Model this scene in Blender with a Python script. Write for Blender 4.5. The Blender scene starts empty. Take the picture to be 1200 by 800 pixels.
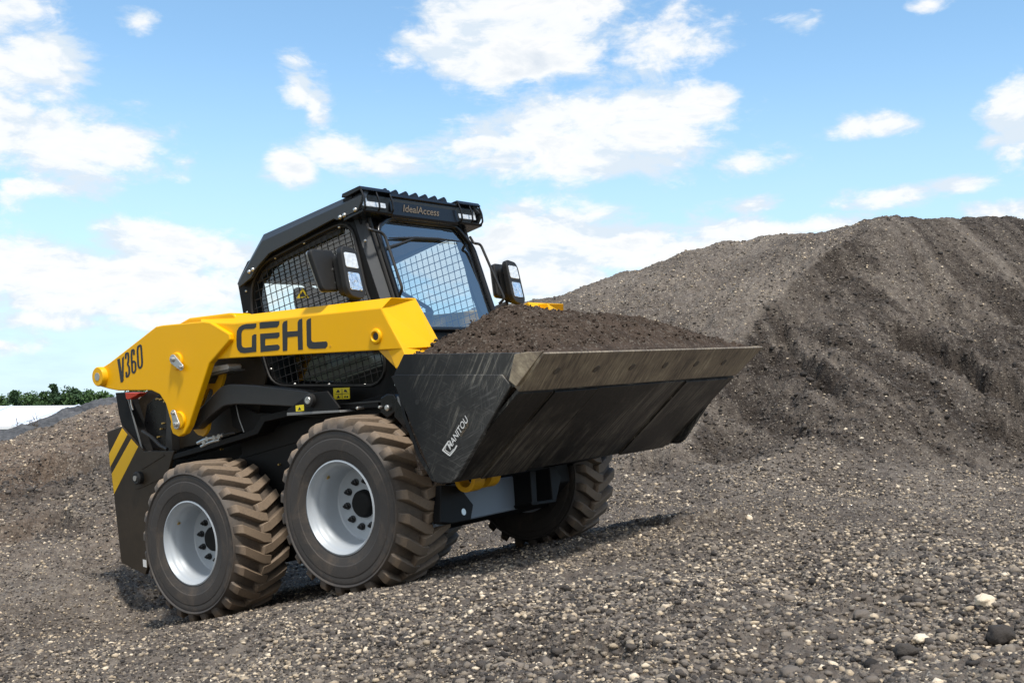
import bpy, bmesh, math, random
import numpy as np
from mathutils import Vector, Matrix, noise as mn
random.seed(7); rng = np.random.default_rng(11)
S = bpy.context.scene; COL = S.collection
PI = math.pi
# ---------------------------------------------------------------- camera + machine frame
F = 1293.0
CAMZ = 1.6
TH = math.atan(85/1293.)
a = np.array([1751, -560, -1293.]); a /= np.linalg.norm(a)
b = np.array([951, -12, 1293.]); b -= a*(a@b); b /= np.linalg.norm(b)
c = np.cross(a, b)
RM = np.stack([a, b, c], 1)
OM = np.array([-1.17706, 1.597564, 7.071404])
WB = 1.25; TR = 0.46; YO = -0.98
def T(u, v, ax, val):
    "where the sight line through a photo point meets a plane of the machine"
    r = np.array([u-600, v-400, F])/F
    d = RM.T@r; o = -RM.T@OM; t = (val-o[ax])/d[ax]
    return o+d*t
def TY(pts, y): return [(p[0], p[2]) for p in (T(u, v, 1, y) for u, v in pts)]
UPc = np.array([0, -math.cos(TH), math.sin(TH)]); FWc = np.array([0, math.sin(TH), math.cos(TH)])
WC = np.stack([np.array([1., 0, 0]), FWc, UPc])
RW = WC@RM; OW = WC@OM+np.array([0, 0, CAMZ])
def dirw(u, v): return WC@np.array([u-600, v-400, F])
cam = bpy.data.cameras.new('camera'); cam_o = bpy.data.objects.new('camera', cam); COL.objects.link(cam_o)
cam.sensor_width = 36; cam.lens = 36*F/1200; cam.clip_end = 5000; cam.clip_start = .05
cam_o.location = (0, 0, CAMZ); cam_o.rotation_euler = (PI/2+TH, 0, 0)
S.camera = cam_o
S.render.resolution_x = 1024; S.render.resolution_y = 682
# ---------------------------------------------------------------- materials
class NT:
    def __init__(s, t): s.t = t; s.n = t.nodes; s.l = t.links
    def add(s, k, **kw):
        n = s.n.new(k)
        for q, v in kw.items():
            if q[0] == '_': setattr(n, q[1:], v)
            else:
                n.inputs[q.replace('__', ' ')].default_value = v
        return n
    def math(s, op, x, y=None, z=None, clamp=False):
        n = s.n.new('ShaderNodeMath'); n.operation = op; n.use_clamp = clamp
        for i, v in enumerate((x, y, z)):
            if v is None: continue
            if hasattr(v, 'is_output'): s.l.new(v, n.inputs[i])
            else: n.inputs[i].default_value = v
        return n.outputs[0]
    def ramp(s, x, stops, interp='LINEAR'):
        n = s.n.new('ShaderNodeValToRGB'); n.color_ramp.interpolation = interp
        e = n.color_ramp.elements
        while len(e) < len(stops): e.new(.5)
        for i, (p, cc) in enumerate(stops):
            e[i].position = p
            e[i].color = (cc, cc, cc, 1) if isinstance(cc, (int, float)) else (*cc, 1)
        s.l.new(x, n.inputs[0]); return n.outputs[0]
    def mix(s, f, A, B, mode='MIX'):
        n = s.n.new('ShaderNodeMix'); n.data_type = 'RGBA'; n.blend_type = mode
        for i, v in ((0, f), (6, A), (7, B)):
            if hasattr(v, 'is_output'): s.l.new(v, n.inputs[i])
            elif isinstance(v, (int, float)): n.inputs[i].default_value = v
            else: n.inputs[i].default_value = (*v, 1)
        return n.outputs[2]
    def noise(s, scale, detail=4, rough=.55, vec=None, dist=0):
        n = s.n.new('ShaderNodeTexNoise'); n.inputs['Scale'].default_value = scale
        n.inputs['Detail'].default_value = detail; n.inputs['Roughness'].default_value = rough
        n.inputs['Distortion'].default_value = dist
        if vec is not None: s.l.new(vec, n.inputs['Vector'])
        return n.outputs[0]
    def obj(s): return s.n.new('ShaderNodeTexCoord').outputs['Object']
    def mapping(s, vec, scale=(1, 1, 1), rot=(0, 0, 0)):
        n = s.n.new('ShaderNodeMapping'); n.inputs['Scale'].default_value = scale
        n.inputs['Rotation'].default_value = rot; s.l.new(vec, n.inputs[0]); return n.outputs[0]
    def bump(s, h, strength=.3, dist=.01):
        n = s.n.new('ShaderNodeBump'); n.inputs['Strength'].default_value = strength
        n.inputs['Distance'].default_value = dist; s.l.new(h, n.inputs['Height']); return n.outputs[0]
def mat0(name):
    m = bpy.data.materials.new(name); m.use_nodes = True
    t = NT(m.node_tree); p = t.n['Principled BSDF']; return m, t, p
def setcol(t, p, v, k='Base Color'):
    if hasattr(v, 'is_output'): t.l.new(v, p.inputs[k])
    else: p.inputs[k].default_value = (*v, 1) if not isinstance(v, (int, float)) else v
def paint(name, col, rough=.35, metal=0, dust=.25, dustcol=(.16, .13, .10), coat=0, scratch=0, var=.15, spec=.5):
    m, t, p = mat0(name); o = t.obj()
    n1 = t.noise(2.2, 6, .6, o); n2 = t.noise(26, 5, .65, o)
    base = t.mix(t.math('MULTIPLY', n2, var*2), tuple(x*(1-var*.5) for x in col), tuple(min(1, x*(1+var)) for x in col))
    f = t.math('MULTIPLY', t.ramp(t.math('ADD', t.math('MULTIPLY', n1, .6), t.math('MULTIPLY', n2, .4)), [(.45, 0), (.75, 1)]), dust)
    base = t.mix(f, base, dustcol)
    r = t.math('ADD', t.math('MULTIPLY', n2, .18), rough-.06)
    if scratch:
        sn = t.noise(9, 8, .8, t.mapping(o, (7, 1, .7), (.3, .2, .5)), 1.2)
        sf = t.math('MULTIPLY', t.ramp(sn, [(.60, 0), (.66, 1)]), scratch)
        base = t.mix(sf, base, (.22, .20, .17))
    setcol(t, p, base); t.l.new(r, p.inputs['Roughness'])
    p.inputs['Metallic'].default_value = metal; p.inputs['Coat Weight'].default_value = coat
    p.inputs['Coat Roughness'].default_value = .12; p.inputs['Specular IOR Level'].default_value = spec
    t.l.new(t.bump(n2, .06, .003), p.inputs['Normal'])
    return m
M = {}
M['yellow'] = paint('yellow_paint', (.90, .465, .0), .40, dust=.12, dustcol=(.55, .34, .10), coat=.04, var=.05, spec=.22)
M['yellow_in'] = paint('yellow_dusty_shaded_paint', (.70, .36, .005), .45, dust=.22, dustcol=(.25, .17, .08), var=.1)  # deeper yellow holds the shade on gusset and inner parts, plus dust
M['black'] = paint('black_powder_coat', (.007, .007, .007), .55, dust=.14, dustcol=(.05, .043, .035), spec=.22)
M['black_gloss'] = paint('black_gloss_paint', (.006, .006, .007), .26, dust=.05, dustcol=(.06,.05,.04), coat=.15, spec=.35)
M['cabgrey'] = paint('charcoal_cab_paint', (.034, .038, .042), .42, dust=.05, var=.1)
M['skirt'] = paint('dusty_brown_black_paint', (.034, .025, .016), .45, dust=.5, dustcol=(.080, .058, .036), scratch=.12, spec=.3)
M['bar'] = paint('worn_black_bar', (.022, .021, .020), .42, dust=.3, dustcol=(.07, .06, .05))
M['bluegrey'] = paint('blue_grey_paint', (.15, .18, .215), .42, dust=.2, dustcol=(.15, .14, .13))
M['rim'] = paint('silver_wheel_paint', (.44, .48, .515), .42, metal=.15, dust=.2, dustcol=(.35, .31, .27), var=.05)
M['steel'] = paint('zinc_steel', (.62, .61, .58), .32, metal=.9, dust=.1)
M['brass'] = paint('brass', (.6, .42, .15), .35, metal=.8, dust=.05)
M['rubber'] = paint('black_rubber', (.013, .013, .013), .6, dust=.15, dustcol=(.06, .055, .045))
M['decal_black'] = paint('black_decal', (.022, .024, .026), .4, dust=.03, var=.05)
M['decal_white'] = paint('white_decal', (.72, .72, .70), .45, dust=.12, var=.05)
M['decal_yellow'] = paint('yellow_decal', (.85, .68, .02), .45, dust=.05, var=.05)
M['decal_stripe'] = paint('yellow_stripe_decal', (.88, .50, .004), .4, dust=.05, var=.05)
M['gold'] = paint('gold_decal', (.16, .12, .075), .4, dust=.0)
M['red'] = paint('red_plastic', (.65, .05, .01), .35, dust=.05)
M['grey_edge'] = paint('bare_edge', (.24, .24, .235), .4, metal=.3, dust=.1)
M['seat'] = paint('seat_vinyl', (.035, .035, .038), .6, dust=.05)
M['weld2'] = paint('rusty_bolt', (.10, .08, .06), .6, dust=.3)
M['headliner'] = paint('headliner', (.09, .09, .10), .7, dust=0)
def mk_bucket(floor=False):
    m, t, p = mat0('scuffed_black_steel' if not floor else 'scraped_floor_steel'); o = t.obj()
    sx = t.n.new('ShaderNodeSeparateXYZ'); t.l.new(o, sx.inputs[0])
    big = t.noise(2.1, 6, .62, o); g = t.noise(60, 5, .6, o)
    # scratches run fore and aft along the floor
    al = t.mapping(t.mapping(o, rot=(0, math.radians(31), 0)), (1.6, 30, 4)); st = t.noise(1.6, 9, .72, al, .25)
    st2 = t.noise(3.6, 7, .75, t.mapping(t.mapping(o, rot=(0, math.radians(31), math.radians(14))), (1.2, 34, 4)), .2)
    if floor:
        front = t.math('MULTIPLY', t.ramp(big, [(.42, 0), (.62, 1)]), 1.0)
        f = t.math('MULTIPLY', t.ramp(st, [(.45, 0), (.60, 1)]), t.ramp(big, [(.46, .05), (.60, 1)])); f2 = t.math('MULTIPLY', t.ramp(st2, [(.57, 0), (.66, .8)]), t.ramp(t.noise(1.1, 4, .6, o), [(.48, 0), (.6, 1)]))
        base = t.mix(t.math('MULTIPLY', front, .6), (.005, .005, .005), (.036, .030, .025))
        base = t.mix(t.math('MULTIPLY', f, .85), base, (.19, .165, .13)); base = t.mix(f2, base, (.30, .26, .20))
    else:
        gr = t.math('ADD', t.math('MULTIPLY', sx.outputs[0], .95), t.math('MULTIPLY', sx.outputs[2], -.15))
        gr = t.math('ADD', gr, t.math('MULTIPLY', big, .55)); wear = t.ramp(t.math('SUBTRACT', gr, 1.5), [(.50, 0), (.95, 1)])
        base = t.mix(t.math('MULTIPLY', wear, .6), (.006, .006, .0065), t.mix(t.noise(9, 8, .75, o, .8), (.012, .012, .013), (.13, .125, .115)))
        for ang_, sc_, lo, am, cc in ((48, 3.0, .55, .8, (.26, .24, .20)), (12, 4.2, .575, .6, (.20, .195, .18)), (-35, 5.0, .58, .55, (.20, .19, .17)), (80, 3.6, .58, .5, (.17, .17, .165))):
            q_ = t.mapping(t.mapping(o, rot=(0, math.radians(ang_), 0)), (1.3, 2, 22)); sc = t.noise(sc_, 8, .72, q_, .7)
            mk = t.ramp(t.noise(3.3+sc_*.3, 5, .6, o), [(.45, 0), (.6, 1)])
            f = t.math('MULTIPLY', t.math('MULTIPLY', t.ramp(sc, [(lo-.04, 0), (lo+.05, 1)]), mk), t.math('ADD', t.math('MULTIPLY', wear, .95), .06))
            base = t.mix(t.math('MULTIPLY', f, am), base, cc)
    setcol(t, p, base); p.inputs['Metallic'].default_value = .15; p.inputs['Specular IOR Level'].default_value = .4
    t.l.new(t.math('ADD', t.math('MULTIPLY', g, .2), .36), p.inputs['Roughness'])
    t.l.new(t.bump(t.math('ADD', st, g), .10, .004), p.inputs['Normal'])
    return m
M['floor'] = mk_bucket(True)
M['bucket'] = mk_bucket()
def mk_edge():
    m, t, p = mat0('worn_steel_edge'); o = t.obj()
    st = t.noise(2.2, 9, .75, t.mapping(t.mapping(o, rot=(0, math.radians(31), math.radians(20))), (2.5, 26, 4)), .3); g = t.noise(45, 6, .7, o)
    big = t.noise(5, 5, .6, o)
    base = t.ramp(t.math('ADD', t.math('MULTIPLY', st, .65), t.math('MULTIPLY', big, .35)), [(.36, (.075, .058, .042)), (.46, (.20, .155, .11)), (.55, (.33, .265, .18)), (.66, (.58, .48, .33))])
    setcol(t, p, base); p.inputs['Metallic'].default_value = .2
    t.l.new(t.math('ADD', t.math('MULTIPLY', g, .3), .38), p.inputs['Roughness'])
    t.l.new(t.bump(t.math('ADD', st, g), .35, .005), p.inputs['Normal'])
    return m
M['edge'] = mk_edge()
def mk_tyre():
    m, t, p = mat0('dusty_tyre_rubber'); o = t.obj()
    sx = t.n.new('ShaderNodeSeparateXYZ'); t.l.new(o, sx.inputs[0])
    rr = t.math('SQRT', t.math('ADD', t.math('MULTIPLY', sx.outputs[0], sx.outputs[0]), t.math('MULTIPLY', sx.outputs[2], sx.outputs[2])))
    n1 = t.noise(9, 6, .65, o); n2 = t.noise(70, 6, .7, o)
    w = t.math('ADD', rr, t.math('MULTIPLY', t.math('SUBTRACT', n1, .5), .03))
    df = t.ramp(w, [(.0, .07), (.400, .08), (.425, .30), (.459, 1)])
    df = t.math('ADD', t.math('MULTIPLY', df, t.math('MULTIPLY_ADD', n2, 1.6, .15)), t.ramp(t.noise(3.5, 8, .75, o, 1.0), [(.50, .02), (.72, .34)]), clamp=True)
    base = t.mix(df, (.030, .029, .029), (.205, .150, .102))
    setcol(t, p, base)
    t.l.new(t.math('ADD', t.math('MULTIPLY', n2, .2), .55), p.inputs['Roughness'])
    t.l.new(t.bump(t.math('ADD', n1, n2), .3, .004), p.inputs['Normal'])
    return m
M['tyre'] = mk_tyre()
def mk_glass(name, tint, refl=.07, gl=1.0):
    m = bpy.data.materials.new(name); m.use_nodes = True; t = NT(m.node_tree); t.n.clear()
    out = t.n.new('ShaderNodeOutputMaterial'); tr = t.add('ShaderNodeBsdfTransparent', Color=(*tint, 1))
    g = t.add('ShaderNodeBsdfGlossy', Roughness=.02, Color=(gl, gl, gl, 1)); lw = t.n.new('ShaderNodeLayerWeight'); fz = t.math('POWER', lw.outputs['Facing'], 4.0); fr = t.n.new('ShaderNodeMath'); fr.operation = 'MULTIPLY_ADD'; t.l.new(fz, fr.inputs[0]); fr.inputs[1].default_value = .9; fr.inputs[2].default_value = refl
    mx = t.n.new('ShaderNodeMixShader'); t.l.new(fr.outputs[0], mx.inputs[0]); t.l.new(tr.outputs[0], mx.inputs[1]); t.l.new(g.outputs[0], mx.inputs[2])
    t.l.new(mx.outputs[0], out.inputs[0]); return m
M['glass'] = mk_glass('tinted_cab_glass', (.88, .92, .95), .27)
M['glass_side'] = mk_glass('green_side_glass', (.80, .92, .93), .10)
def mk_lens():
    m, t, p = mat0('clear_lamp_lens'); p.inputs['Base Color'].default_value = (.75, .78, .8, 1)
    p.inputs['Roughness'].default_value = .15; p.inputs['Metallic'].default_value = .15
    v = t.n.new('ShaderNodeTexVoronoi'); v.inputs['Scale'].default_value = 38; t.l.new(t.obj(), v.inputs[0])
    t.l.new(t.bump(v.outputs[0], .5, .01), p.inputs['Normal']); return m
M['lens'] = mk_lens()
m_, t_, p_ = mat0('lamp_reflector'); p_.inputs['Base Color'].default_value = (.86, .87, .88, 1); p_.inputs['Metallic'].default_value = .85; p_.inputs['Roughness'].default_value = .12; t_.l.new(t_.bump(t_.noise(22, 3, .5, t_.obj(), 1.0), .7, .02), p_.inputs['Normal']); M['mirror'] = m_
# ---------------------------------------------------------------- mesh helpers
def link(name, me, m=None, parent=None, bevel=0, smooth=None):
    o = bpy.data.objects.new(name, me); COL.objects.link(o)
    if m is not None: me.materials.append(m)
    if parent is not None: o.parent = parent
    if smooth is not None:
        me.shade_smooth()
        try: me.set_sharp_from_angle(angle=math.radians(smooth))
        except Exception: pass
    if bevel:
        md = o.modifiers.new('bevel', 'BEVEL'); md.width = bevel; md.segments = 2; md.limit_method = 'ANGLE'; md.angle_limit = math.radians(35)
    return o
def bm_obj(name, bm, m=None, parent=None, bevel=0, smooth=None):
    bmesh.ops.recalc_face_normals(bm, faces=bm.faces)
    me = bpy.data.meshes.new(name); bm.to_mesh(me); bm.free()
    return link(name, me, m, parent, bevel, smooth)
def prism(bm, pts, y0, y1, ax=1):
    "polygon in the plane across axis ax, extruded from y0 to y1"
    def P(p, y):
        if ax == 1: return (p[0], y, p[1])
        if ax == 0: return (y, p[0], p[1])
        return (p[0], p[1], y)
    A = [bm.verts.new(P(p, y0)) for p in pts]; B = [bm.verts.new(P(p, y1)) for p in pts]
    bm.faces.new(A); bm.faces.new(B[::-1]); n = len(pts)
    for i in range(n): bm.faces.new((A[i], B[i], B[(i+1) % n], A[(i+1) % n]))
def box(bm, x0, x1, y0, y1, z0, z1): prism(bm, [(x0, z0), (x1, z0), (x1, z1), (x0, z1)], y0, y1)
def plate(name, pts, y0, y1, m, parent, bevel=.004, ax=1):
    bm = bmesh.new(); prism(bm, pts, y0, y1, ax); return bm_obj(name, bm, m, parent, bevel)
def tube(bm, pts, r, seg=10, cap=True, closed=False):
    pts = [Vector(p) for p in pts]; n = len(pts); rings = []; up = None
    for i, p in enumerate(pts):
        t = ((pts[min(i+1, n-1)]-p).normalized()+(p-pts[max(i-1, 0)]).normalized()).normalized()
        if up is None: up = t.orthogonal().normalized()
        up = (up-t*up.dot(t)).normalized(); s = t.cross(up)
        rad = r[i] if isinstance(r, (list, tuple)) else r
        rings.append([bm.verts.new(p+(up*math.cos(2*PI*k/seg)+s*math.sin(2*PI*k/seg))*rad) for k in range(seg)])
    for A, B in zip(rings, rings[1:]):
        for k in range(seg): bm.faces.new((A[k], A[(k+1) % seg], B[(k+1) % seg], B[k]))
    if cap: bm.faces.new(rings[0][::-1]); bm.faces.new(rings[-1])
def smoothpath(pts, n=6, k=.3):
    "rounds the corners of a path"
    pts = [Vector(p) for p in pts]; out = [pts[0]]
    for A, B, Cc in zip(pts, pts[1:], pts[2:]):
        d1 = (A-B); d2 = (Cc-B); L = min(d1.length, d2.length)*k
        p0 = B+d1.normalized()*L; p1 = B+d2.normalized()*L
        for i in range(n+1):
            t = i/n; out.append(p0*(1-t)**2+B*2*t*(1-t)+p1*t*t)
    out.append(pts[-1]); return out
def lathe(bm, prof, seg=64, center=(0, 0, 0), closed=False):
    "profile of (y, r) turned about the y axis"
    cx, cy, cz = center; rings = []
    for y, r in prof:
        if r < 1e-5: rings.append([bm.verts.new((cx, cy+y, cz))])
        else: rings.append([bm.verts.new((cx+r*math.cos(2*PI*k/seg), cy+y, cz+r*math.sin(2*PI*k/seg))) for k in range(seg)])
    pairs = list(zip(rings, rings[1:]))
    if closed: pairs.append((rings[-1], rings[0]))
    for A, B in pairs:
        for k in range(seg):
            q = (k+1) % seg
            if len(A) == 1 and len(B) == 1: continue
            if len(A) == 1: bm.faces.new((A[0], B[k], B[q]))
            elif len(B) == 1: bm.faces.new((A[k], A[q], B[0]))
            else: bm.faces.new((A[k], A[q], B[q], B[k]))
def disc_y(bm, x, z, y0, y1, r, seg=24): lathe(bm, [(y0, 0), (y0, r), (y1, r), (y1, 0)], seg, (x, 0, z))
def ellipse(cx, cz, rx, rz, n=24): return [(cx+rx*math.cos(2*PI*k/n), cz+rz*math.sin(2*PI*k/n)) for k in range(n)]
def ray_loop(poly, cx, cz, n):
    out = []
    for k in range(n):
        t = 2*PI*k/n+.01; dx, dz = math.cos(t), math.sin(t); best = 0
        for (x0, z0), (x1, z1) in zip(poly, poly[1:]+poly[:1]):
            ex, ez = x1-x0, z1-z0; den = dx*ez-dz*ex
            if abs(den) < 1e-9: continue
            s = ((x0-cx)*ez-(z0-cz)*ex)/den; q = ((x0-cx)*dz-(z0-cz)*dx)/den
            if s > 0 and -1e-6 <= q <= 1+1e-6: best = max(best, s)
        out.append((cx+dx*best, cz+dz*best))
    return out
def ringplate(name, outer, inner, ctr, y0, y1, m, parent, n=120, P=None, bevel=0):
    "plate with a hole; P maps (s, t, depth) to a point"
    P = P or (lambda s, t, d: (s, d, t))
    O = ray_loop(outer, *ctr, n); I = ray_loop(inner, *ctr, n); bm = bmesh.new()
    L = [[bm.verts.new(P(p[0], p[1], y)) for p in Q] for Q, y in ((O, y0), (I, y0), (I, y1), (O, y1))]
    for A, B in ((0, 1), (1, 2), (2, 3), (3, 0)):
        for k in range(n): q = (k+1) % n; bm.faces.new((L[A][k], L[A][q], L[B][q], L[B][k]))
    return bm_obj(name, bm, m, parent, bevel)
def rounded(poly, r=.3, n=5):
    out = []; N = len(poly)
    for i in range(N):
        A, B, Cc = Vector(poly[i-1]), Vector(poly[i]), Vector(poly[(i+1) % N])
        d1 = A-B; d2 = Cc-B; L = min(min(d1.length, d2.length)*.48, r)
        p0 = B+d1.normalized()*L; p1 = B+d2.normalized()*L
        for k in range(n+1):
            t = k/n; q = p0*(1-t)**2+B*2*t*(1-t)+p1*t*t; out.append((q.x, q.y))
    return out
def decal(name, polys, toP, m, parent, lift):
    "flat shapes given as outlines; toP(u, v, lift) gives the point on the surface"
    bm = bmesh.new()
    for pl in polys:
        A = [bm.verts.new(toP(u, v, 0)) for u, v in pl]; B = [bm.verts.new(toP(u, v, lift)) for u, v in pl]
        n = len(pl); bm.faces.new(B)
        for i in range(n): bm.faces.new((A[i], A[(i+1) % n], B[(i+1) % n], B[i]))
    return bm_obj(name, bm, m, parent)
def stroke(pts, w, rd=.45):
    "outline of a thick polyline as quads joined with discs"
    out = []
    pts = [Vector(p) for p in smoothpath([(x, y, 0) for x, y in pts], 4, rd)]
    L = []; R = []
    for i, p in enumerate(pts):
        t = (pts[min(i+1, len(pts)-1)]-pts[max(i-1, 0)]).normalized(); nn = Vector((-t.y, t.x, 0))*w/2
        L.append((p.x+nn.x, p.y+nn.y)); R.append((p.x-nn.x, p.y-nn.y))
    for i in range(len(pts)-1): out.append([L[i], L[i+1], R[i+1], R[i]])
    return out
def text_obj(name, s, p0, px, py, m, parent, lift, bold=0, shear=0):
    "lettering spread over the quad with corner p0 and edges px (reading direction) and py (up)"
    cu = bpy.data.curves.new(name, 'FONT'); cu.body = s; cu.offset = bold; cu.shear = shear; cu.resolution_u = 3
    t = bpy.data.objects.new(name+'_src', cu); COL.objects.link(t)
    bpy.context.view_layer.update()
    me = bpy.data.meshes.new_from_object(t.evaluated_get(bpy.context.evaluated_depsgraph_get()))
    bpy.data.objects.remove(t); bpy.data.curves.remove(cu)
    co = np.array([v.co[:] for v in me.vertices]); mn_, mx_ = co.min(0), co.max(0)
    p0 = np.array(p0); px = np.array(px); py = np.array(py); nrm = np.cross(px, py); nrm /= np.linalg.norm(nrm)
    for v in me.vertices:
        sx = (v.co.x-mn_[0])/(mx_[0]-mn_[0]); sy = (v.co.y-mn_[1])/(mx_[1]-mn_[1])
        v.co = Vector(p0+px*sx+py*sy+nrm*lift)
    me.materials.clear()
    return link(name, me, m, parent)
def tag(o, label=None, cat=None, group=None, kind=None):
    if label: o['label'] = label
    if cat: o['category'] = cat
    if group: o['group'] = group
    if kind: o['kind'] = kind
    return o
# ================================================================ THE SKID STEER LOADER
root = bpy.data.objects.new('skid_steer_loader', None); COL.objects.link(root)
mw = Matrix([[*RW[0], OW[0]], [*RW[1], OW[1]], [*RW[2], OW[2]], [0, 0, 0, 1]]); root.matrix_world = mw
tag(root, 'yellow and black skid steer loader with raised cab, climbing the gravel slope', 'loader')
R_ = root
# ---- wheels
def make_wheel():
    bm = bmesh.new()      # rim, outer flange at y=0, dish inwards (+y)
    prof = [(.004, .246), (-.004, .243), (-.006, .236), (.002, .231), (.016, .228), (.022, .222), (.030, .214), (.050, .209), (.062, .206), (.070, .201),
            (.10, .196), (.150, .193), (.172, .190), (.178, .184), (.180, .170), (.182, .10), (.182, .07), (.186, .0)]
    lathe(bm, prof, 72)
    lathe(bm, [(.186, 0), (.205, .17), (.2, .196), (.30, .205), (.345, .225), (.352, .244)], 48)
    w = bm_obj('wheel', bm, M['rim'], R_, smooth=35)
    bm = bmesh.new()      # tyre carcass
    H = .36
    side = [(.006, .236), (-.001, .246), (-.006, .262), (-.012, .29), (-.0125, .292), (-.0155, .295), (-.017, .325), (-.0165, .352), (-.013, .355), (-.0145, .359), (-.012, .383), (-.009, .387), (-.010, .392), (-.018, .396), (-.018, .402), (-.006, .406), (.006, .414), (.02, .420), (.05, .426), (.11, .43), (.18, .432)]
    prof = side+[(H-y, r) for y, r in side[::-1][1:]]
    lathe(bm, prof, 96)
    N = 24
    for row in (0, 1):
        for k in range(N):
            th0 = 2*PI*(k+.5*row)/N+.04*rng.random()*0
            # (y from own shoulder, dtheta, top radius, base radius, half width top, half width base)
            st = [(-.008, .035, .418, .398, .019, .025), (.004, .030, .447, .405, .023, .030), (.020, .020, .4605, .415, .0255, .033), (.085, -.055, .4635, .425, .0255, .033),
                  (.150, -.125, .4645, .427, .0265, .034), (.205, -.150, .464, .427, .024, .032), (.213, -.152, .450, .427, .019, .031)]
            T_ = []; B_ = []
            for (y, dt, rt, rb, ht, hb) in st:
                yy = y if row == 0 else H-y
                for lst, r, h in ((T_, rt, ht), (B_, rb, hb)):
                    pr = []
                    for sgn in (-1, 1):
                        an = th0+dt+sgn*h/r
                        pr.append(bm.verts.new((r*math.cos(an), yy, r*math.sin(an))))
                    lst.append(pr)
            for i in range(len(st)-1):
                bm.faces.new((T_[i][0], T_[i+1][0], T_[i+1][1], T_[i][1]))
                for s in (0, 1): bm.faces.new((T_[i][s], T_[i+1][s], B_[i+1][s], B_[i][s]))
            for e in (0, -1): bm.faces.new((T_[e][0], T_[e][1], B_[e][1], B_[e][0]))
    bmesh.ops.recalc_face_normals(bm, faces=bm.faces)
    me = bpy.data.meshes.new('tyre'); bm.to_mesh(me); bm.free()
    ty = link('tyre', me, M['tyre'], w, smooth=28)
    md = ty.modifiers.new('bevel', 'BEVEL'); md.width = .0035; md.segments = 1; md.limit_method = 'ANGLE'; md.angle_limit = math.radians(40)
    bm = bmesh.new(); lathe(bm, [(.182, 0.0), (.150, 0), (.146, .05), (.150, .062), (.160, .070), (.182, .074)][::-1], 40)
    bm_obj('hub', bm, M['black'], w, smooth=35)
    for k in range(10):
        an = 2*PI*k/10+.25; x, z = .122*math.cos(an), .122*math.sin(an)
        bm = bmesh.new()
        lathe(bm, [(.181, .0), (.181, .019), (.173, .019), (.171, .013)], 16, (x, 0, z))
        lathe(bm, [(.172, .0145), (.158, .0145), (.155, .008), (.146, .0075), (.145, 0)], 6, (x, 0, z))
        bm_obj('wheel_nut', bm, M['black_gloss'], w)
    bm = bmesh.new(); tube(bm, [(-.150, .062, .132), (-.144, .045, .126)], [.008, .005], 8)
    bm_obj('valve', bm, M['brass'], w)
    return w
w0 = make_wheel()
def copy_wheel(src, loc, sy, ry):
    r = src.copy(); COL.objects.link(r); r.parent = R_; r.location = loc; r.scale = (1, sy, 1); r.rotation_euler = (0, ry, 0)
    for ch in list(src.children):
        q = ch.copy(); COL.objects.link(q); q.parent = r
    return r
w0.location = (0, YO, TR)
copy_wheel(w0, (WB, YO, TR), 1, .31)
copy_wheel(w0, (0, -YO, TR), -1, .8); copy_wheel(w0, (WB, -YO, TR), -1, 1.3)
# ---- chassis
bm = bmesh.new()
prism(bm, [(-.80, .40), (-.55, .24), (1.42, .24), (1.62, .36), (1.66, .9), (1.60, 1.02), (.95, 1.02), (.3, 1.0), (-.05, .88), (-.42, .80), (-.80, .80)], -.575, .575)
bm_obj('chassis', bm, M['black'], R_, bevel=.01)
bm = bmesh.new(); prism(bm, [(.36, 1.0), (1.50, 1.0), (1.54, 1.08), (1.50, 1.2), (.36, 1.2)], -.47, .47); bm_obj('cab_floor', bm, M['black'], R_, bevel=.01)
for s in (-1, 1):
    for x in (0, WB):
        bm = bmesh.new(); lathe(bm, [(0, .0), (0, .105), (.22, .105), (.22, .0)], 24, (0, 0, 0))
        o = bm_obj('axle_tube', bm, M['black'], R_, smooth=35); o.location = (x, -.79 if s < 0 else .57, TR)
# engine compartment behind the cab
bm = bmesh.new(); prism(bm, [(-.92, .8), (-.90, 1.38), (-.55, 1.46), (.22, 1.44), (.22, .85)], -.50, .50); bm_obj('engine_cover', bm, M['black'], R_, bevel=.02)
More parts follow.
